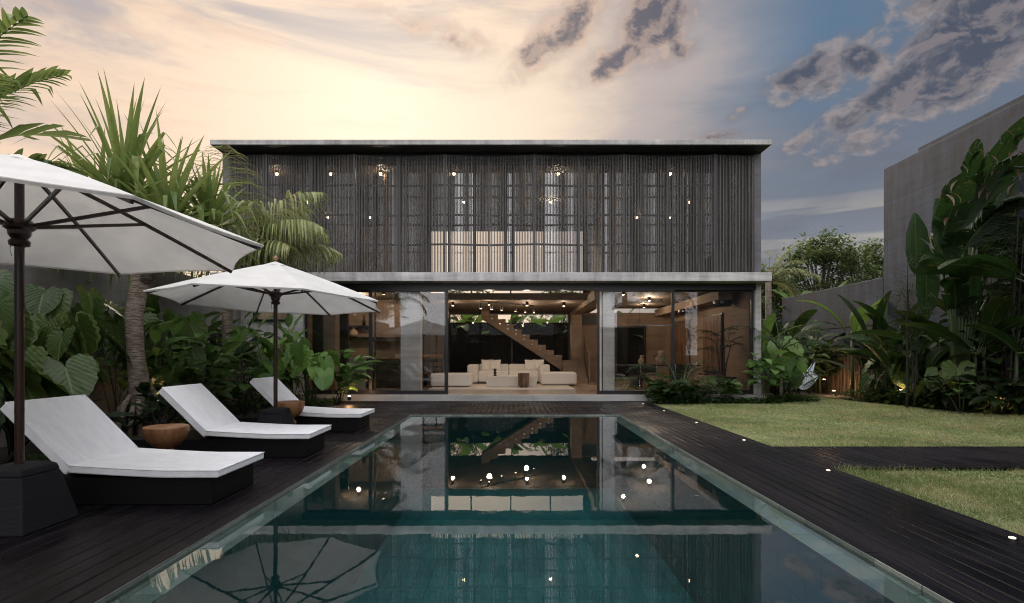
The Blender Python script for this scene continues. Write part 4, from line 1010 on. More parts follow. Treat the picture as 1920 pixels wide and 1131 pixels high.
# ================================================================ planting
rnd = random.Random(21)
U = rnd.uniform
def dirv(az, el): return Vector((cos(el)*cos(az), cos(el)*sin(az), sin(el)))
def ear_plant(label, x, y, n=7, L=.7, h=1.3, m='ear', spread=.5, face=None, z=-.1, cat='plant', group=None, low=.35):
    """face: mean azimuth the leaves turn to"""
    o = thing('elephant_ear_plant', label, cat, (x, y, z), group=group)
    lv, sm = MB(), MB()
    for i in range(n):
        a = (face + U(-1.5, 1.5)) if face is not None else 2*pi*i/n + U(-.4, .4)
        hh = h*(low + (1-low)*((i+.5)/n))*U(.92, 1.08); r = spread*U(.5, 1.1)*(1.15-.45*i/n)
        e = Vector((r*cos(a), r*sin(a), hh)); mid = Vector((r*.35*cos(a), r*.35*sin(a), hh*.6))
        sm.tube([(U(-.04, .04), U(-.04, .04), 0), tuple(mid), tuple(e)], [.018*L/.7, .013*L/.7, .008*L/.7], 6)
        ll = L*U(.72, 1.1)*(0.75+.25*i/n)
        d = dirv(a+U(-.7, .7), U(-1.25, -.55)); up = (U(-.3, .3), U(-.3, .3), 1)
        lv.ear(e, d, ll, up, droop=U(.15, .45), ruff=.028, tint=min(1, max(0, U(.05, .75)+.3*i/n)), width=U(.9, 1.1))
    lv.build('foliage', m, o, smooth=True); sm.build('stem', 'stem' if m != 'ear_dark' else 'stem_dark', o, smooth=True)
    return o
def paddle_plant(label, x, y, n0=22, L=.42, W=.17, h=1.0, m='paddle', spread=.5, z=-.1, cat='plant', group=None, el=(-.2, .9), droop=(.4, 1.1), name='broad_leaf_plant', prof='oval', bias=None):
    n = int(n0*1.9)
    o = thing(name, label, cat, (x, y, z), group=group); lv, sm = MB(), MB()
    ns = max(3, n//5)
    for k in range(ns):
        a = 2*pi*k/ns+U(-.5, .5); r = spread*U(.35, 1); hh = h*U(.6, 1.0)
        if bias is not None: a = bias+U(-1.7, 1.7)
        pts = [Vector((U(-.06, .06), U(-.06, .06), 0)), Vector((r*.4*cos(a), r*.4*sin(a), hh*.55)), Vector((r*cos(a), r*sin(a), hh))]
        sm.tube(pts, [.012, .009, .005], 5)
        q = n//ns
        for j in range(q):
            t = .35+.65*(j+1)/q; p = pts[0].lerp(pts[1], t*2) if t < .5 else pts[1].lerp(pts[2], t*2-1)
            aa = a + U(-1.9, 1.9); e = U(*el); d = dirv(aa, e)
            p2 = p + d*.08; sm.tube([tuple(p), tuple(p2)], .005, 4)
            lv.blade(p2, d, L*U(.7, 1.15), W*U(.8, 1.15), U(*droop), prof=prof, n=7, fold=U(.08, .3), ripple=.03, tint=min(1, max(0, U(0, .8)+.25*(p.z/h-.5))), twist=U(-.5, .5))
    lv.build('foliage', m, o, smooth=True); sm.build('stem', 'stem_dark' if 'dark' in m or m == 'paddle' else 'stem', o, smooth=True)
    return o
def torn(mb, base, d, L, W, droop=.9, up=(0,0,1), tear=.5, seg=16, tint=None, twist=0.0):
    """a banana leaf: whole blade split into strips by the wind, strips sagging"""
    p = Vector(base); cur = Vector(d).normalized(); side = cur.cross(Vector(up))
    if side.length < .05: side = Vector((1, 0, 0))
    side.normalize(); side = Matrix.Rotation(twist, 3, cur) @ side
    t0 = U(.1, .8) if tint is None else tint; P = []; n = seg*2
    for i in range(n+1):
        P.append((p.copy(), cur.copy(), i/n)); ax = cur.cross(Vector((0, 0, -1)))
        if ax.length > 1e-3: cur = Matrix.Rotation(droop/n*(.3+1.4*i/n), 3, ax.normalized()) @ cur
        p = p + cur*(L/n)
    for s_ in (-1, 1):
        i = 0; lag = 0
        while i < n:
            run = 1 if U(0, 1) < tear*.6 else rnd.choice((2, 3, 4, 6)); run = min(run, n-i)
            if U(0, 1) > tear: run = min(n-i, max(run, 4))
            sag = U(0, .55)*tear; gap = .0 if U(0, 1) > tear else (.12 if tear < .8 else .42)
            vs = []; uv = []
            for k in range(run+1):
                q, c, t = P[i+k]; w = W/2*(max(0.0, sin(pi*min(1, t*.93+.07)))**.5)*U(.96, 1.04); nr = side.cross(c).normalized()
                for e in (0, .5, 1):
                    along = c*(L*.06*e*e*2)
                    x = q + side*(s_*w*e) + along + nr*(w*.16*e) - Vector((0, 0, 1))*(sag*w*e*e)
                    if k == 0: x += c*(gap*L/n*e)
                    if k == run: x -= c*(gap*L/n*e)
                    vs.append(tuple(x)); uv.append((.5+s_*e*.5, t))
            mb._a(vs, [(k*3+j, k*3+j+1, (k+1)*3+j+1, (k+1)*3+j) for k in range(run) for j in range(2)], uv, min(1, max(0, t0+U(-.15, .15))))
            i += run
    return P
def banana_plant(label, x, y, n=7, L=1.3, W=.38, h=1.2, m='banana', z=-.1, tear=.15, spread=.25, el=(.5, 1.25), droop=(.5, 1.3), name='banana_plant', cat='plant', group=None, dirs=None, stemr=.05):
    o = thing(name, label, cat, (x, y, z), group=group); lv, sm = MB(), MB()
    k = max(1, n//4)
    for c in range(k):
        bx, by = (0, 0) if k == 1 else (spread*cos(2*pi*c/k), spread*sin(2*pi*c/k)); hh = h*U(.8, 1.05)
        sm.tube([(bx, by, 0), (bx*1.1, by*1.1, hh*.5), (bx*1.2, by*1.2, hh)], [stemr, stemr*.8, stemr*.5], 8)
        for i in range(c, n, k):
            a, e = (2*pi*i*.382+U(-.3, .3), U(*el)) if dirs is None else dirs[i]
            d = dirv(a, e); b = Vector((bx*1.2, by*1.2, hh*U(.8, 1.0))); b2 = b + d*L*.22
            sm.tube([tuple(b), tuple(b2)], [stemr*.4, .012], 5)
            P = torn(lv, b2, d, L*U(.75, 1.1), W*U(.85, 1.1), U(*droop), tear=tear, seg=9, twist=U(-.6, .6))
            sm.tube([tuple(q[0]-Vector((0, 0, .004))) for q in P[::4]], [.011, .010, .008, .006, .004][:len(P[::4])] if len(P[::4]) <= 5 else .006, 4)
    lv.build('foliage', m, o, smooth=True); sm.build('stem', 'stem', o, smooth=True)
    return o
def frond(lv, sm, base, d, L, ll=.45, droop=1.0, n=34, hang=.6, lw=.028, start=.15, tint=None, kinkp=.1):
    p = Vector(base); cur = Vector(d).normalized(); k = 16; P = []
    for i in range(k+1):
        P.append((p.copy(), cur.copy())); ax = cur.cross(Vector((0, 0, -1)))
        if ax.length > 1e-3: cur = Matrix.Rotation(droop/k*(.3+1.4*i/k), 3, ax.normalized()) @ cur
        p = p + cur*(L/k)
    sm.tube([tuple(q[0]) for q in P[::2]], [.018*(1-.85*i/8)*min(1, L/1.6+.2) for i in range(len(P[::2]))], 5)
    for j in range(n):
        t = start+(1-start)*(j+.5)/n; f = t*k; i = min(k-1, int(f)); q = P[i][0].lerp(P[i+1][0], f-i); c = P[i][1]
        sd = c.cross(Vector((0, 0, 1)))
        if sd.length < .05: sd = Vector((1, 0, 0))
        sd.normalize(); w = sin(pi*min(1, .12+t*.86))**.6
        for s_ in (-1, 1):
            dd = (sd*s_ + c*(.55+.5*t) + Vector((0, 0, .25-hang*U(.2, 1.0)))).normalized()
            dr = hang*U(.8, 1.6)
            lv.blade(q, dd, ll*w*U(.85, 1.12), lw*U(.8, 1.2), dr, prof='strap', n=4, fold=.25, tint=U(0, 1) if tint is None else min(1, max(0, tint+U(-.3, .3))), kink=(U(.4, .8), 1.2) if U(0, 1) < kinkp else None)
def palm_plant(label, x, y, trunk, fronds, m='frond_dark', z=-.1, name='palm', cat='palm', group=None, tr=(.05, .035), tm='stem', ll=.4, lw=.026, n=30, hang=.6):
    o = thing(name, label, cat, (x, y, z), group=group); lv, sm = MB(), MB()
    for t in trunk:
        tb = MB().tube(t, [tr[0]+(tr[1]-tr[0])*i/(len(t)-1) for i in range(len(t))], 10); tb.build('trunk', tm, o, smooth=True)
    for f in fronds:
        b, az, e, L, dr = f[:5]; frond(lv, sm, b, dirv(az, e), L, ll*(f[5] if len(f) > 5 else 1), dr, n, hang, lw)
    lv.build('crown', m, o, smooth=False); sm.build('frond_stalk', 'stem' if m != 'frond' else M['bark_rust'], o, smooth=True)
    return o
M['bark_rust'] = mat('rusty frond stalk', (.16, .075, .04), .6)

# ---- left bed, front to back
def L_(px, d): return at(px, d)[:2]
FC = -pi/4     # leaves on the left bed turn to the pool and camera
ear_plant('huge elephant ear plant rising behind the nearest umbrella pole, against the left edge', -6.05, 5.35, 15, .66, 2.05, 'ear', .6, FC, low=.5)
ear_plant('elephant ear plant with the broad dull green leaf hanging over the nearest lounger', -5.95, 6.4, 12, .72, 1.8, 'ear', .65, FC+.1, low=.45)
ear_plant('elephant ear plant behind, by the garden wall at the far left', -6.9, 6.9, 14, .7, 2.3, 'ear', .6, FC, low=.55)
ear_plant('dark elephant ear plant just left of the screw pine trunk', -6.75, 7.9, 14, .62, 1.9, 'ear', .55, FC, low=.5)
paddle_plant('low dark leafy plant under the nearest lounger headrest', -5.6, 5.0, 18, .36, .16, .7, 'paddle_dark', .5)
paddle_plant('low dark round leafed plant left of the stilt roots', -6.1, 7.1, 20, .38, .18, .8, 'paddle_dark', .5)
paddle_plant('tall grey green paddle leafed plant right of the screw pine trunk', -6.45, 9.6, 34, .5, .2, 2.05, 'paddle_bright', .7, el=(.2, 1.1))
paddle_plant('dark leafy shrub behind the middle lounger headrest', -5.95, 9.9, 34, .38, .17, 1.3, 'paddle', .6)
paddle_plant('glossy paddle leafed shrub in front of the garden wall, left of the white umbrella pole', -6.3, 10.9, 40, .46, .2, 1.95, 'paddle_bright', .7, el=(.1, 1.1))
paddle_plant('round leafed shrub between the middle and the far lounger', -5.5, 10.9, 30, .4, .2, 1.2, 'paddle', .6)
ear_plant('elephant ear plant with a mottled hanging leaf, left of the far umbrella pole', -5.95, 11.9, 7, .68, 1.95, 'ear_bright', .5, FC, low=.5)
paddle_plant('paddle leafed shrub under the left rim of the far umbrella', -6.9, 12.6, 28, .62, .22, 2.15, 'paddle', .8, el=(.3, 1.2))
paddle_plant('bushy dark shrub right behind the far lounger headrest', -5.75, 12.4, 34, .36, .17, 1.25, 'paddle', .6)
ear_plant('fresh green elephant ear plant with scalloped leaves right of the far umbrella pole', -4.95, 12.9, 9, .72, 1.62, 'ear_bright', .55, -pi/3, low=.5)
ear_plant('elephant ear plant with upright narrow leaf, just left of the far umbrella pole', -5.75, 13.3, 7, .75, 1.7, 'ear_bright', .5, -pi/3, low=.55)
paddle_plant('bright paddle leafed plant at the corner of the left glass wall', -4.55, 13.75, 34, .46, .2, 1.5, 'paddle_bright', .75, el=(.0, .9), bias=-.4)
paddle_plant('single tall shoot of paddle leaves against the pale house wall', -5.85, 14.2, 12, .62, .26, 2.3, 'paddle_bright', .4, el=(.7, 1.3))
palm_plant('small feathery palm against the pale wall below the slit window', -6.3, 14.1, [[(0, 0, 0), (0, 0, 1.2)]], [((0, 0, 1.2), a, .9, 1.1, 1.2) for a in (0, 1.1, 2.2, 3.3, 4.4, 5.5)], 'frond', ll=.3, lw=.016, n=22, name='small_palm')
paddle_plant('paddle leafed plant filling the corner where garden wall meets house', -7.1, 13.9, 26, .6, .24, 2.2, 'paddle', .6, el=(.4, 1.2))

# a second rank fills the left bed to the wall
ear_plant('elephant ear plant between the screw pine trunk and the garden wall', -7.0, 8.5, 14, .66, 2.35, 'ear', .6, FC, low=.5)
ear_plant('elephant ear plant with light leaves just right of the nearest umbrella pole', -6.25, 6.0, 16, .62, 2.1, 'ear', .6, FC, low=.6)
ear_plant('low drooping elephant ear plant under the nearest umbrella, close to the pole', -5.75, 5.75, 7, .8, 1.3, 'ear', .6, FC+.2, low=.5)
ear_plant('elephant ear plant at the wall directly behind the far lounger', -6.6, 10.2, 9, .75, 2.1, 'ear', .6, FC, low=.5)
paddle_plant('tall paddle leafed plant against the garden wall behind the middle lounger', -7.1, 9.6, 24, .66, .24, 2.3, 'paddle_bright', .6, el=(.3, 1.2))
paddle_plant('tall paddle leafed plant against the garden wall behind the white umbrella', -7.0, 11.4, 26, .62, .22, 2.35, 'paddle', .7, el=(.3, 1.2))
paddle_plant('leafy shrub low between the stilt roots and the middle lounger', -6.1, 9.15, 22, .36, .17, .95, 'paddle', .5)
ear_plant('green elephant ear plant low in front of the slit window wall', -5.9, 12.9, 8, .6, 1.5, 'ear', .5, -pi/3, low=.5)
paddle_plant('bright paddle leafed plant in front of the pale house wall corner', -5.3, 14.1, 22, .5, .2, 1.7, 'paddle_bright', .5, el=(.2, 1.1))
paddle_plant('dark shrub at the bed edge directly left of the far lounger', -5.6, 8.4, 20, .34, .17, .8, 'paddle_dark', .4)
# screw pine
def screw_pine():
    o = thing('screw_pine', 'tall screw pine with a ringed trunk, stilt roots and long strap leaves', 'tree', (-6.17, 8.75, -.1))
    mb = MB().tube([(0, 0, .25), (.05, 0, .8), (-.02, 0, 1.4), (-.05, 0, 2.0), (.03, 0, 2.5), (.06, 0, 2.75)], [.16, .15, .125, .125, .14, .14], 18)
    nv = len(mb.v); mb.v = [(x*(1+.03*sin(z*42)), y*(1+.03*sin(z*42)), z) for x, y, z in mb.v]
    t = mb.build('trunk', 'bark', o, smooth=True)
    heads = [((.06, 0, 2.7), (-.12, .0, 3.2), (-.2, 0, 3.75), 1.8, 130), ((.12, 0, 2.6), (.38, -.1, 3.0), (.55, -.1, 3.4), 1.5, 95), ((.0, .1, 2.7), (-.5, .3, 3.1), (-.95, .4, 3.4), 1.55, 95), ((.1, .1, 2.7), (.4, .5, 3.2), (.85, .6, 3.55), 1.25, 80)]
    for a, b, c, _, _ in heads: MB().tube([a, b, c], [.11, .085, .07], 12).build('branch', 'bark', o, smooth=True)
    for k in range(15):
        a = 2*pi*k/15+U(-.15, .15); r = U(.33, .52); z0 = U(.35, .85)
        MB().tube([(.13*cos(a), .13*sin(a), z0+.08), (.24*cos(a), .24*sin(a), z0-.05), ((r*.8)*cos(a), (r*.8)*sin(a), .25), (r*cos(a), r*sin(a), -.02)], [.035, .042, .038, .036], 8).build('stilt_root', 'bark', o, smooth=True)
    lv = MB()
    for hi, (a, b, c, L, n) in enumerate(heads):
        for i in range(n):
            f = i/n; az = i*2.399+U(-.2, .2); e = 1.45-1.75*f+U(-.12, .12); l = L*U(.75, 1.1)*(1 if f < .7 else .85)
            p = Vector(c)+Vector((0, 0, .25*(1-f)-.1)); kk = (U(.45, .75), U(1.0, 1.9)) if U(0, 1) < .62 and f > .12 else None
            lv.blade(p+dirv(az, e)*.05, dirv(az, e), l, U(.08, .13), U(.3, .9)*(.3+f), prof='strap', n=12, fold=.3, kink=kk, tint=U(.15, 1)*(1-.25*f), twist=U(-.4, .4))
    lv.build('crown', 'strap', o)
    dr = MB()
    for hi, (a, b, c, L, n) in enumerate(heads):
        for i in range(16):
            az = U(0, 6.28); dr.blade(Vector(b).lerp(Vector(c), .5)+dirv(az, 0)*.08, dirv(az, -.7), U(.5, .95), .02, .8, prof='strap', n=6, fold=.3, tint=U(0, 1))
    dr.build('dead_foliage', 'dry', o)
    return o
screw_pine()
# coconut like palm in front of the house's left end
palm_plant('ragged yellow green palm drooping over the left end of the slatted facade', -6.25, 11.6, [[(0, 0, 0), (.05, 0, 1.6), (0, .05, 3.3)]],
   [((0, 0, 3.2), R(-12), R(62), 3.0, 1.25), ((0, 0, 3.2), R(15), R(40), 2.6, 1.25), ((0, 0, 3.2), R(120), R(88), 3.0, .35), ((0, 0, 3.2), R(165), R(66), 2.4, 1.0), ((0, 0, 3.2), R(-60), R(50), 2.0, 1.3),
    ((0, 0, 3.2), R(-18), R(50), 2.9, 1.5), ((0, 0, 3.2), R(2), R(56), 2.6, 1.6), ((0, 0, 3.2), R(-30), R(35), 2.3, 1.2), ((0, 0, 3.2), R(200), R(50), 2.2, 1.2), ((0, 0, 3.2), R(40), R(72), 2.6, 1.3), ((0, 0, 3.2), R(-5), R(18), 2.0, 1.1), ((0, 0, 3.2), R(-45), R(70), 2.3, 1.6)],
   'frond', tr=(.13, .10), tm='bark', ll=1.1, lw=.04, n=64, hang=1.2, name='coconut_palm')
# banana whose torn leaves reach in at the top left corner
def corner_banana():
    o = thing('banana_tree', 'tall banana tree with wind torn leaves reaching in at the top left corner', 'tree', (-6.65, 5.6, -.1))
    MB().tube([(0, 0, 0), (.05, 0, 1.5), (.1, 0, 3.0)], [.16, .13, .10], 12).build('trunk', 'stem', o, smooth=True)
    lv, sm = MB(), MB()
    T = Vector((.1, 0, 2.75))
    for az, e, L, dr, ll in ((R(-5), 1.22, 2.7, .75, .62), (R(-20), .98, 2.3, .95, .6), (R(12), .80, 2.0, 1.1, .55), (R(-30), .55, 1.9, .9, .5), (R(30), 1.25, 2.5, .8, .6)):
        frond(lv, sm, T, dirv(az, e), L, ll, dr, 30, .35, .085, .2, kinkp=.25)
    for az, e, L, W, dr in ((R(60), 1.1, 2.0, .7, 1.0), (R(150), .9, 2.0, .7, 1.0), (R(230), .9, 2.0, .7, 1.0)):
        torn(lv, T+dirv(az, e)*.25, dirv(az, e), L, W, dr, tear=.6, seg=14)
    lv.build('foliage', 'strap', o, smooth=True); sm.build('leaf_rib', 'stem', o, smooth=True)
corner_banana()
# small ferny things and rocks in the left bed
rk = random.Random(4)
for i, (x, y, s_) in enumerate(((-5.75, 9.0, .13), (-5.62, 8.7, .1), (-5.85, 8.55, .12), (-5.65, 9.35, .11), (-6.0, 9.15, .14), (-5.8, 9.6, .1))):
    m = MB(); m.lathe([(0, -.5), (.6, -.45), (.95, -.1), (.9, .25), (.5, .5), (0, .55)], n=9); m.v = [(a*s_*rk.uniform(.8, 1.15)*1.3, b*s_*rk.uniform(.8, 1.15), c*s_*.6) for a, b, c in m.v]
    o = m.build('rock', 'stone', bevel=.01); o.location = (x, y, -.07); o.rotation_euler = (0, .2, rk.uniform(0, 6)); tag(o, 'dark flat rock in the bed between the screw pine roots and the middle lounger', 'rock', 'rocks beside the screw pine')

# ---- ground cover: nobody could count it
def cover(name, label, spots, n, m='cover', L=.09, W=.08, h=.28):
    mb = MB()
    for _ in range(n):
        x0, x1, y0, y1, k = spots[rnd.randrange(len(spots))]; x, y = U(x0, x1), U(y0, y1); z = -.1+U(.02, 1)*h*k
        a = U(0, 6.28); mb.blade((x, y, z), dirv(a, U(-.2, .9)), L*U(.6, 1.3), W*U(.7, 1.2), U(.3, 1.2), prof='oval', n=3, fold=.15)
    tag(mb.build(name, m, smooth=True), label, 'ground cover', kind='stuff')
cover('ground_cover', 'low leafy ground cover in the left bed behind the loungers', [(-6.2, -5.52, 4.2, 8.2, .5), (-6.4, -5.52, 9.4, 14.7, 1.3), (-5.5, -4.7, 13.2, 14.7, .7), (-6.0, -5.52, 10.2, 13, 1.5)], 2600)
cover('ground_cover', 'low leafy ground cover in front of the right glass wall', [(3.62, 5.3, 14.0, 14.75, 1.9), (5.0, 7.2, 14.2, 14.75, .7), (7.0, 8.4, 14.6, 15.3, .9), (3.8, 5.0, 14.1, 14.7, 2.3)], 2600, 'cover', .11, .10)
cover('ground_cover', 'dark leafy ground cover along the foot of the right boundary wall', [(9.8, 11.2, 13, 16.5, 1.0), (10.3, 11.4, 11.6, 13.5, 1.5), (10.9, 11.5, 10.2, 11.8, 1.8), (9.9, 10.5, 12.6, 14.2, 1.5)], 3200, 'cover', .13, .11, .32)

# ---- in front of the right glass
palm_plant('small feathery palm arching in front of the right glass doors', 4.45, 14.35, [[(0, 0, 0), (0, 0, .45)], [(.12, .05, 0), (.16, .05, .4)]],
   [((0, 0, .45), R(160), 1.05, 1.7, 1.9), ((0, 0, .45), R(20), .9, 1.3, 1.0), ((0, 0, .45), R(-30), .75, 1.1, 1.1), ((.1, 0, .4), R(60), 1.1, 1.2, 1.0), ((0, 0, .4), R(200), .6, 1.1, 1.4), ((.1, 0, .4), R(-10), .45, 1.0, .9), ((0, 0, .4), R(-100), .8, .9, 1.1), ((0, 0, .45), R(120), 1.25, 1.4, 1.2), ((.1, 0, .4), R(5), 1.25, 1.3, 1.0)], 'frond_dark', ll=.36, lw=.022, n=30, hang=.7, name='areca_palm')
paddle_plant('heart leafed bush at the foot of the right glass doors', 4.0, 14.4, 40, .24, .2, .8, 'paddle', .5)
paddle_plant('broad leafed low plant below the dark planter', 5.75, 14.4, 26, .34, .17, .7, 'paddle', .4, el=(.1, 1.1))
paddle_plant('round leafed plant growing up the right front column', 6.85, 14.45, 22, .42, .26, 1.6, 'paddle_bright', .35, el=(-.1, .8), name='climbing_plant')
palm_plant('slim palm with a pale thin trunk at the right corner of the house', 7.5, 14.95, [[(0, 0, 0), (.02, 0, .9), (0, 0, 1.55)]],
   [((0, 0, 1.5), a, e, L, dr) for a, e, L, dr in ((R(175), .95, 1.8, 1.5), (R(0), .9, 1.6, 1.3), (R(45), 1.1, 1.6, 1.2), (R(-60), .9, 1.4, 1.4), (R(120), 1.1, 1.7, 1.2), (R(215), .7, 1.5, 1.3), (R(-20), .6, 1.3, 1.2), (R(90), 1.35, 1.7, .7))], 'frond_dark', tr=(.045, .035), tm='bark', ll=.42, lw=.024, n=32, hang=.7, name='areca_palm')
palm_plant('bushy low palm between the house corner and the butterfly chair', 7.75, 15.2, [[(0, 0, 0), (0, 0, .3)]],
   [((0, 0, .3), i*.785, .9+.25*(i % 3)*.6, 1.25, 1.2) for i in range(8)], 'frond_dark', ll=.34, lw=.022, n=28, hang=.6, name='areca_palm')
ear_plant('elephant ear plant with upright round leaf beside the house corner', 8.0, 15.9, 8, .78, 1.75, 'ear_bright', .5, -pi/2, low=.45)
paddle_plant('dense leafy shrub over the butterfly chair', 8.5, 17.2, 34, .6, .24, 1.6, 'paddle', .9, el=(.0, .9))
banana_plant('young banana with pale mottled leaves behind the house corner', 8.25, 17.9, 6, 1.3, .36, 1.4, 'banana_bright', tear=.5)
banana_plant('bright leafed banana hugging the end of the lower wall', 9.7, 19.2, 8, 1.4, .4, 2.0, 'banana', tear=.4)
# ---- right bed along the boundary wall
HB = dict(name='heliconia', cat='plant')
banana_plant('heliconia clump with leaf pair spread in front of the lower wall lamp', 11.1, 19.3, 12, 1.25, .34, 1.1, 'banana', tear=.05, spread=.4, **HB)
banana_plant('heliconia clump right of the bright spotlight and lit reeds', 11.1, 15.9, 14, 1.2, .34, 1.0, 'banana', tear=.05, spread=.5, **HB)
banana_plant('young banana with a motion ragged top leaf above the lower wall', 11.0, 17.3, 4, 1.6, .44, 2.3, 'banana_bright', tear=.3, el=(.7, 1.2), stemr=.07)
banana_plant('upright heliconia with two tall blades at the foot of the tall wall', 11.1, 15.9, 9, 1.5, .36, 1.7, 'banana', tear=.03, el=(.9, 1.4), droop=(.2, .7), spread=.3, **HB)
banana_plant('spreading heliconia left of the tall fan stems', 10.7, 14.4, 12, 1.25, .34, 1.0, 'banana', tear=.04, spread=.4, **HB)
banana_plant('heliconia clump right under the bamboo cane', 11.1, 15.0, 10, 1.2, .34, 1.1, 'banana', tear=.05, spread=.4, **HB)
banana_plant('heliconia with long slanting blades right of the fan stems', 10.9, 12.7, 12, 1.6, .38, 1.5, 'banana', tear=.05, spread=.4, **HB)
banana_plant('large leafed heliconia at the right edge above the pale lit leaves', 11.1, 11.9, 12, 1.7, .42, 1.7, 'banana', tear=.05, spread=.4, **HB)
banana_plant('dark heliconia in the corner at the extreme right edge', 11.3, 11.2, 9, 1.4, .4, 1.2, 'banana_dark', tear=.05, spread=.3, **HB)
ear_plant('dark elephant ear plant with two big veined leaves low on the right', 10.35, 14.0, 7, .85, 1.25, 'ear', .5, -2.4, low=.55)
ear_plant('elephant ear plant under the fan stems, left of the pale lit leaves', 10.3, 12.6, 6, .75, 1.15, 'ear', .45, -2.4, low=.55)
ear_plant('elephant ear plant rising behind the right lawn, left of the tall wall corner', 10.6, 15.1, 7, .7, 1.2, 'ear', .5, -2.2, low=.55)
for x, y, lb in ((10.4, 14.9, 'low dark bush at the lawn edge below the lit reeds'), (10.35, 13.3, 'low dark bush at the lawn edge midway to the right edge'), (10.75, 12.1, 'low dark bush next to the shrub spotlight'), (11.05, 11.3, 'low dark bush at the lawn edge at the extreme right')):
    paddle_plant(lb, x, y, 34, .3, .16, .75, 'paddle', .55)
banana_plant('dark heliconia clump between the lit reeds and the fan stems', 11.0, 14.6, 12, 1.2, .34, 1.3, 'banana_dark', tear=.05, spread=.5, **HB)
banana_plant('dark heliconia clump in front of the bamboo canes', 10.4, 13.6, 12, 1.1, .32, .9, 'banana', tear=.05, spread=.5, **HB)
paddle_plant('dark shrub around the foot of the fan palm', 10.15, 12.35, 30, .4, .2, 1.0, 'paddle_dark', .5)
paddle_plant('dark shrub below the lower wall, right of the butterfly chair', 9.4, 18.8, 30, .45, .2, 1.3, 'paddle', .7)
banana_plant('tall dark heliconia standing against the lower wall near the tall wall corner', 11.3, 19.9, 12, 1.4, .38, 1.7, 'banana', tear=.05, spread=.5, **HB)
banana_plant('dense heliconia at the foot of the tall wall corner', 11.3, 15.6, 12, 1.3, .36, 1.4, 'banana_dark', tear=.05, spread=.5, **HB)
paddle_plant('dark broad leafed shrub against the lower wall, far end', 10.9, 20.6, 34, .6, .25, 2.0, 'paddle', .9, el=(.1, 1.1))
paddle_plant('dark climber reaching up the tall wall behind the fan palm', 11.5, 13.2, 40, .45, .2, 3.3, 'paddle_dark', .5, el=(-.2, .9))
banana_plant('second ragged banana high against the tall wall at the extreme right', 11.2, 11.0, 10, 1.9, .6, 3.0, 'banana_dark', tear=.6, spread=.3, stemr=.07)
for x, y, h_, k, lb in ((11.2, 12.0, 2.2, 'paddle', 'dark leafy shrub filling the foot of the tall wall below the ragged banana'), (11.0, 12.9, 2.0, 'paddle_dark', 'dark leafy shrub directly behind the fan palm base'), (11.2, 13.9, 2.0, 'paddle', 'dark leafy shrub at the tall wall right of the bamboo canes'),
        (11.0, 14.9, 1.7, 'paddle_dark', 'dark leafy shrub at the tall wall left of the bamboo canes'), (11.3, 10.7, 2.3, 'paddle', 'dark leafy shrub cut by the extreme right edge'), (11.1, 18.9, 1.7, 'paddle', 'dark leafy shrub against the middle of the lower wall'), (10.6, 11.6, 1.0, 'paddle_dark', 'low dark leafy shrub beside the pale lit leaves'),
        (8.9, 18.3, 2.0, 'paddle', 'tall leafy bush just right of the house corner, behind the butterfly chair')):
    paddle_plant(lb, x, y, 34, .42, .18, h_, k, .6, el=(-.1, .9))
for x, y, h_, lb in ((11.5, 12.1, 5.2, 'leafy dark climber highest on the tall wall near the right edge'), (11.5, 12.9, 4.6, 'leafy dark climber on the tall wall behind the fan leaves'), (11.5, 11.3, 5.6, 'leafy dark climber on the tall wall cut by the right edge')):
    paddle_plant(lb, x, y, 46, .42, .18, h_, 'paddle_dark', .45, el=(-.3, .7), name='wall_climber')
for x, y, h_, lb in ((9.35, 17.5, 1.7, 'leafy bush right behind the butterfly chair, toward the reed fence'), (10.5, 18.9, 2.1, 'broad leafed bush left of the lit reeds, by the lower wall'), (9.3, 19.2, 2.5, 'tall leafy bush under the bright banana at the end of the lower wall')):
    paddle_plant(lb, x, y, 36, .46, .2, h_, 'paddle', .7, el=(-.1, .9))
# lit pale leaves above the spotlights
o = paddle_plant('group of pale leaves lit from below on thin stems beside the fan stems', 10.0, 11.95, 6, .3, .2, .95, 'paddle_bright', .5, el=(-.1, .4))
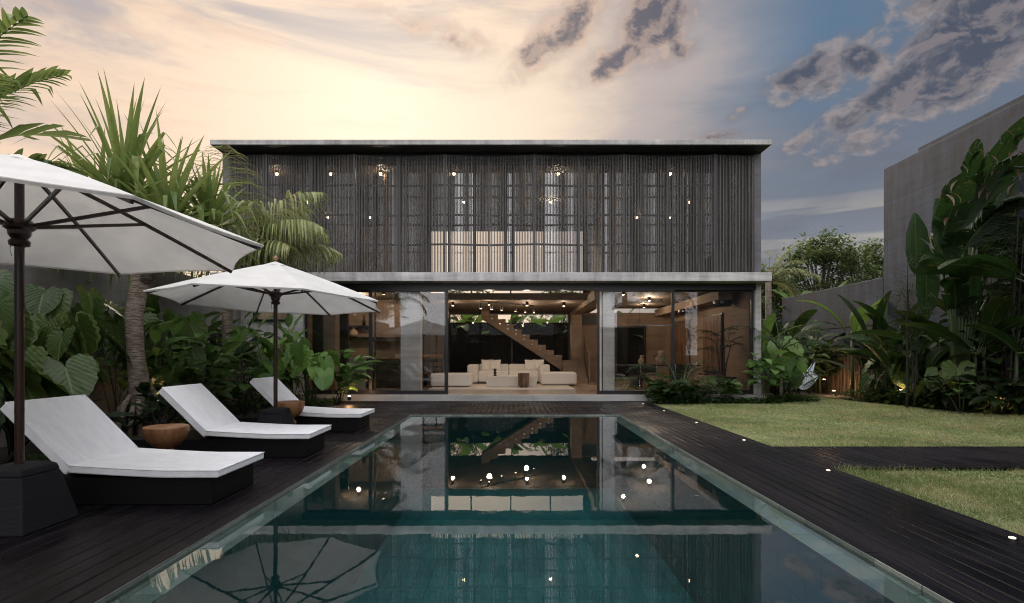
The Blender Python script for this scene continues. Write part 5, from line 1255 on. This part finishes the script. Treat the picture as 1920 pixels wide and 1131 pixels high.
# traveller's palm
def fan_palm():
    o = thing('travellers_palm', 'tall fan shaped palm with ribbed green stems in front of the high wall', 'palm', (10.4, 12.5, -.1)); o.scale = (1.12, 1.12, 1.17)
    base = MB().tube([(0, 0, 0), (0, 0, .5), (0, 0, 1.0)], [.12, .14, .10], 12); base.build('trunk', 'stem_dark', o, smooth=True)
    lv, sm, dd = MB(), MB(), MB()
    for i, (tip, lean) in enumerate(((-.55, 3.1), (-.38, 3.7), (-.22, 3.25), (-.1, 2.7), (.18, 3.7), (.5, 3.9), (.85, 4.0), (1.2, 3.8), (1.55, 3.5), (1.9, 3.1))):
        e = Vector((tip*.62, U(-.15, .15), lean*1.0+.1)); m_ = Vector((tip*.22, 0, 1.9))
        sm.tube([(tip*.06, 0, .6), tuple(m_), tuple(e)], [.065, .042, .022], 8)
        d = (e-m_).normalized()+Vector((U(-.3, .5)*.5, U(-.5, .1), 0)); P = torn(lv, e, d, U(1.3, 1.8), .56, U(.5, 1.4), up=(0, -1, .2), tear=.7, seg=12, tint=U(0, .55), twist=U(-.5, .5)); torn(lv, e-(e-m_).normalized()*U(.5, .9), (d+Vector((U(-.8, .8), -.2, -.2))).normalized(), U(1.0, 1.4), .46, U(.8, 1.8), up=(0, -1, .2), tear=.7, seg=10, tint=U(0, .5), twist=U(-.6, .6))
        sm.tube([tuple(q[0]) for q in P[::4]], .012, 5)
        for q in range(5):
            p_, c_, t_ = P[rnd.randrange(12, 24)]; MB().blade(p_+Vector((U(-.3, .3), 0, 0)), dirv(U(0, 6), -.4), U(.2, .45), .09, 1.2, prof='strap', n=4, tint=U(0, .49)).build('dead_leaf_tip', 'dry', o, smooth=True)
    for (x, z, L) in ((-.75, 2.3, 1.3), (-.95, 2.9, 1.1), (.1, 2.1, 1.2), (-.5, 3.2, 1.4)):
        torn(lv, (x, -.1, z+1.1), (U(-.2, .2), -.1, -1), L, .5, .2, up=(0, -1, 0), tear=.4, seg=10, tint=.2)
    lv.build('foliage', 'banana_dark', o, smooth=True); sm.build('leaf_stem', 'stem', o, smooth=True)
fan_palm()
# bamboo
def bamboo(label, x, y, canes, h, dens):
    o = thing('bamboo', label, 'bamboo', (x, y, -.1)); lv, sm = MB(), MB()
    for k in range(canes):
        bx, by = U(-.25, .25), U(-.2, .2); hh = h*U(.8, 1.05); tx, ty = bx+U(-.4, .4), by+U(-.3, .1)
        pts = [Vector((bx, by, 0)).lerp(Vector((tx, ty, hh)), q/6) + Vector((0, 0, 0)) for q in range(7)]
        MB().tube(pts, [.032*(1-.7*q/6) for q in range(7)], 8).build('cane', 'stem_dark', o, smooth=True)
        for j in range(dens):
            t = U(.35, 1); p = Vector((bx, by, 0)).lerp(Vector((tx, ty, hh)), t); a = U(0, 6.28); e = p+dirv(a, U(-.2, .6))*U(.15, .75)
            sm.tube([tuple(p), tuple(p.lerp(e, .5)+Vector((0, 0, .05))), tuple(e)], .003, 3)
            for q in range(9):
                pp = p.lerp(e, U(.3, 1)); lv.blade(pp, dirv(U(0, 6.28), U(-.8, .4)), U(.1, .2), .014, .5, prof='strap', n=2, fold=.1)
    lv.build('foliage', 'frond_dark', o); sm.build('twigs', 'stem_dark', o)
bamboo('slim dark bamboo cane clump left of the fan stems with wispy leaves', 9.9, 13.1, 3, 3.6, 46)
bamboo('feathery bamboo at the right edge below the torn fan leaves', 11.2, 11.9, 5, 4.6, 80)
# ---- beyond the walls
def tree(label, x, y, h, r, n_cl, leaf, m='tree_leaf', trunk_r=.12, zc=.62, name='leafy_tree', flat=1.0):
    o = thing(name, label, 'tree', (x, y, -.1)); lv = MB(); lim = MB()
    MB().tube([(0, 0, 0), (.1, 0, h*.3), (.0, .1, h*.5)], [trunk_r, trunk_r*.75, trunk_r*.5], 10).build('trunk', 'bark_dark', o, smooth=True)
    for k in range(n_cl):
        a = U(0, 6.28); e = U(-.6, 1.35); rr = r*U(.45, 1.0); c = Vector((cos(a)*cos(e)*rr, sin(a)*cos(e)*rr, h*zc+sin(e)*(h*(1-zc))*U(.6, 1)*flat))
        s0 = Vector((0, 0, h*U(.35, .55))); lim.tube([tuple(s0), tuple(s0.lerp(c, .5)+Vector((0, 0, .1))), tuple(c)], [trunk_r*.3, trunk_r*.18, .012], 5)
        cr = r*U(.12, .24)
        for j in range(int(leaf*U(.6, 1.3))):
            v = Vector((rnd.gauss(0, 1), rnd.gauss(0, 1), rnd.gauss(0, .9)))*cr*.6
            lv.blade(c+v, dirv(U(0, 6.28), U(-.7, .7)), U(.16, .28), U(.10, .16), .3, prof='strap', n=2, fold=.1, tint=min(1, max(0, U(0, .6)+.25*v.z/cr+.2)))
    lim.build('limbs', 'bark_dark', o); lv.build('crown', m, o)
tree('leafy tree with open crown against the sky beyond the lower wall, left one', 15.9, 27.5, 7.5, 2.5, 95, 80)
tree('leafy tree with open crown close to the corner of the tall wall', 18.6, 28.5, 7.3, 2.2, 75, 75)
tree('dark dense tree behind the right end of the house', 12.4, 26.5, 5.8, 2.2, 80, 80, zc=.5)
tree('low dense tree between the house and the lower wall', 14.5, 30.5, 6.2, 3.0, 90, 75, zc=.5)
banana_plant('bright banana sticking up above the far end of the lower wall', 13.3, 23.8, 9, 2.1, .55, 2.9, 'banana_bright', tear=.45, el=(.6, 1.35), stemr=.09)
palm_plant('fan palm leaning out past the right end of the slatted facade', 9.1, 19.0, [[(0, 0, 0), (0, 0, 4.0)]],
   [((0, 0, 4.0), R(20), .9, 1.9, 1.2), ((0, 0, 4.0), R(-10), .5, 1.8, 1.2), ((0, 0, 4.0), R(60), 1.2, 1.7, .8), ((0, 0, 4.0), R(170), .9, 1.8, 1.2), ((0, 0, 4.0), R(-60), .6, 1.4, 1.2), ((0, 0, 4.0), R(10), .1, 1.3, 1.3), ((0, 0, 4.0), R(120), .8, 1.8, 1), ((0, 0, 4.0), R(0), 1.2, 1.9, .9)], 'frond', tr=(.13, .10), tm='bark', ll=.55, lw=.04, n=30, hang=.5, name='fan_palm')
tree('dark background tree beyond the left garden wall', -10.8, 14.5, 5.0, 2.2, 60, 60, zc=.5)
tree('dark background tree further along the left garden wall', -9.6, 10.2, 4.3, 1.8, 50, 60, zc=.5)
# garden behind the house, seen through the rear window
for i, (x, y, lb) in enumerate(((-3.0, 25.3, 'banana plant seen through the rear window, left of the stairs'), (-1.7, 25.8, 'banana plant seen through the rear window, left of the window mullion'), (-.3, 25.2, 'banana plant behind the stair flight, at the rear window mullion'), (.8, 25.8, 'banana plant seen through the rear window, right of the mullion'), (1.9, 25.3, 'banana plant at the right side of the rear window'), (4.9, 25.4, 'banana plant behind the dining room window'))):
    banana_plant(lb, x, y, 9, 1.5, .45, 2.5, 'banana_bright', tear=.2, el=(.4, 1.3), stemr=.07)
tree('bright leafy tree behind the rear garden wall, left one', -2.5, 30, 5.6, 2.6, 50, 55, m='tree_leaf', zc=.5)
tree('bright leafy tree behind the rear garden wall, right one', 2.6, 30.5, 5.6, 2.6, 50, 55, m='tree_leaf', zc=.5)
# planter with bamboo palm inside the right glass
pl_ = palm_plant('slender dark bamboo palm in a planter inside the right window', 6.2, 15.75, [[(U(-.2, .2), 0, .35), (U(-.25, .25), 0, 1.4)] for _ in range(6)],
   [((U(-.25, .25), 0, U(1.1, 1.7)), i*.9, .6, .75, 1.0) for i in range(13)], 'frond_dark', z=ZF, tr=(.012, .01), tm='stem_dark', ll=.24, lw=.03, n=12, hang=.5, name='indoor_palm', cat='plant')
o = thing('planter', 'black tapered planter inside the right window', 'planter', (6.2, 15.75, ZF)); MB().taper(0, 0, .002, .46, .2, .3).build('pot', 'black', o, bevel=.01)
# what stands behind the camera and shows in the glass: palms, a hedge, a pale house wall
for x, y, h_, lb in ((6.7, -2.2, 5.6, 'palm behind the viewpoint mirrored in the right glass door'), (-7.1, -2.4, 5.0, 'palm behind the viewpoint mirrored in the left glass door'), (10.0, -4.5, 5.6, 'palm farther behind the viewpoint, on the lawn side')):
    palm_plant(lb, x, y, [[(0, 0, 0), (.1, 0, h_*.5), (.0, 0, h_)]], [((0, 0, h_), i*.57, .9-.9*(i % 3)/2, 2.4, 1.5) for i in range(13)], 'frond_dark', tr=(.2, .15), tm='bark_dark', ll=.7, lw=.04, n=30, hang=.8, name='garden_palm')
for x, y, lb in ((-12.5, -7, 'dense tree behind the viewpoint far to the left'), (10.5, -8, 'dense tree behind the viewpoint by the tall wall')):
    tree(lb, x, y, 6.2, 3.2, 60, 60, zc=.5)
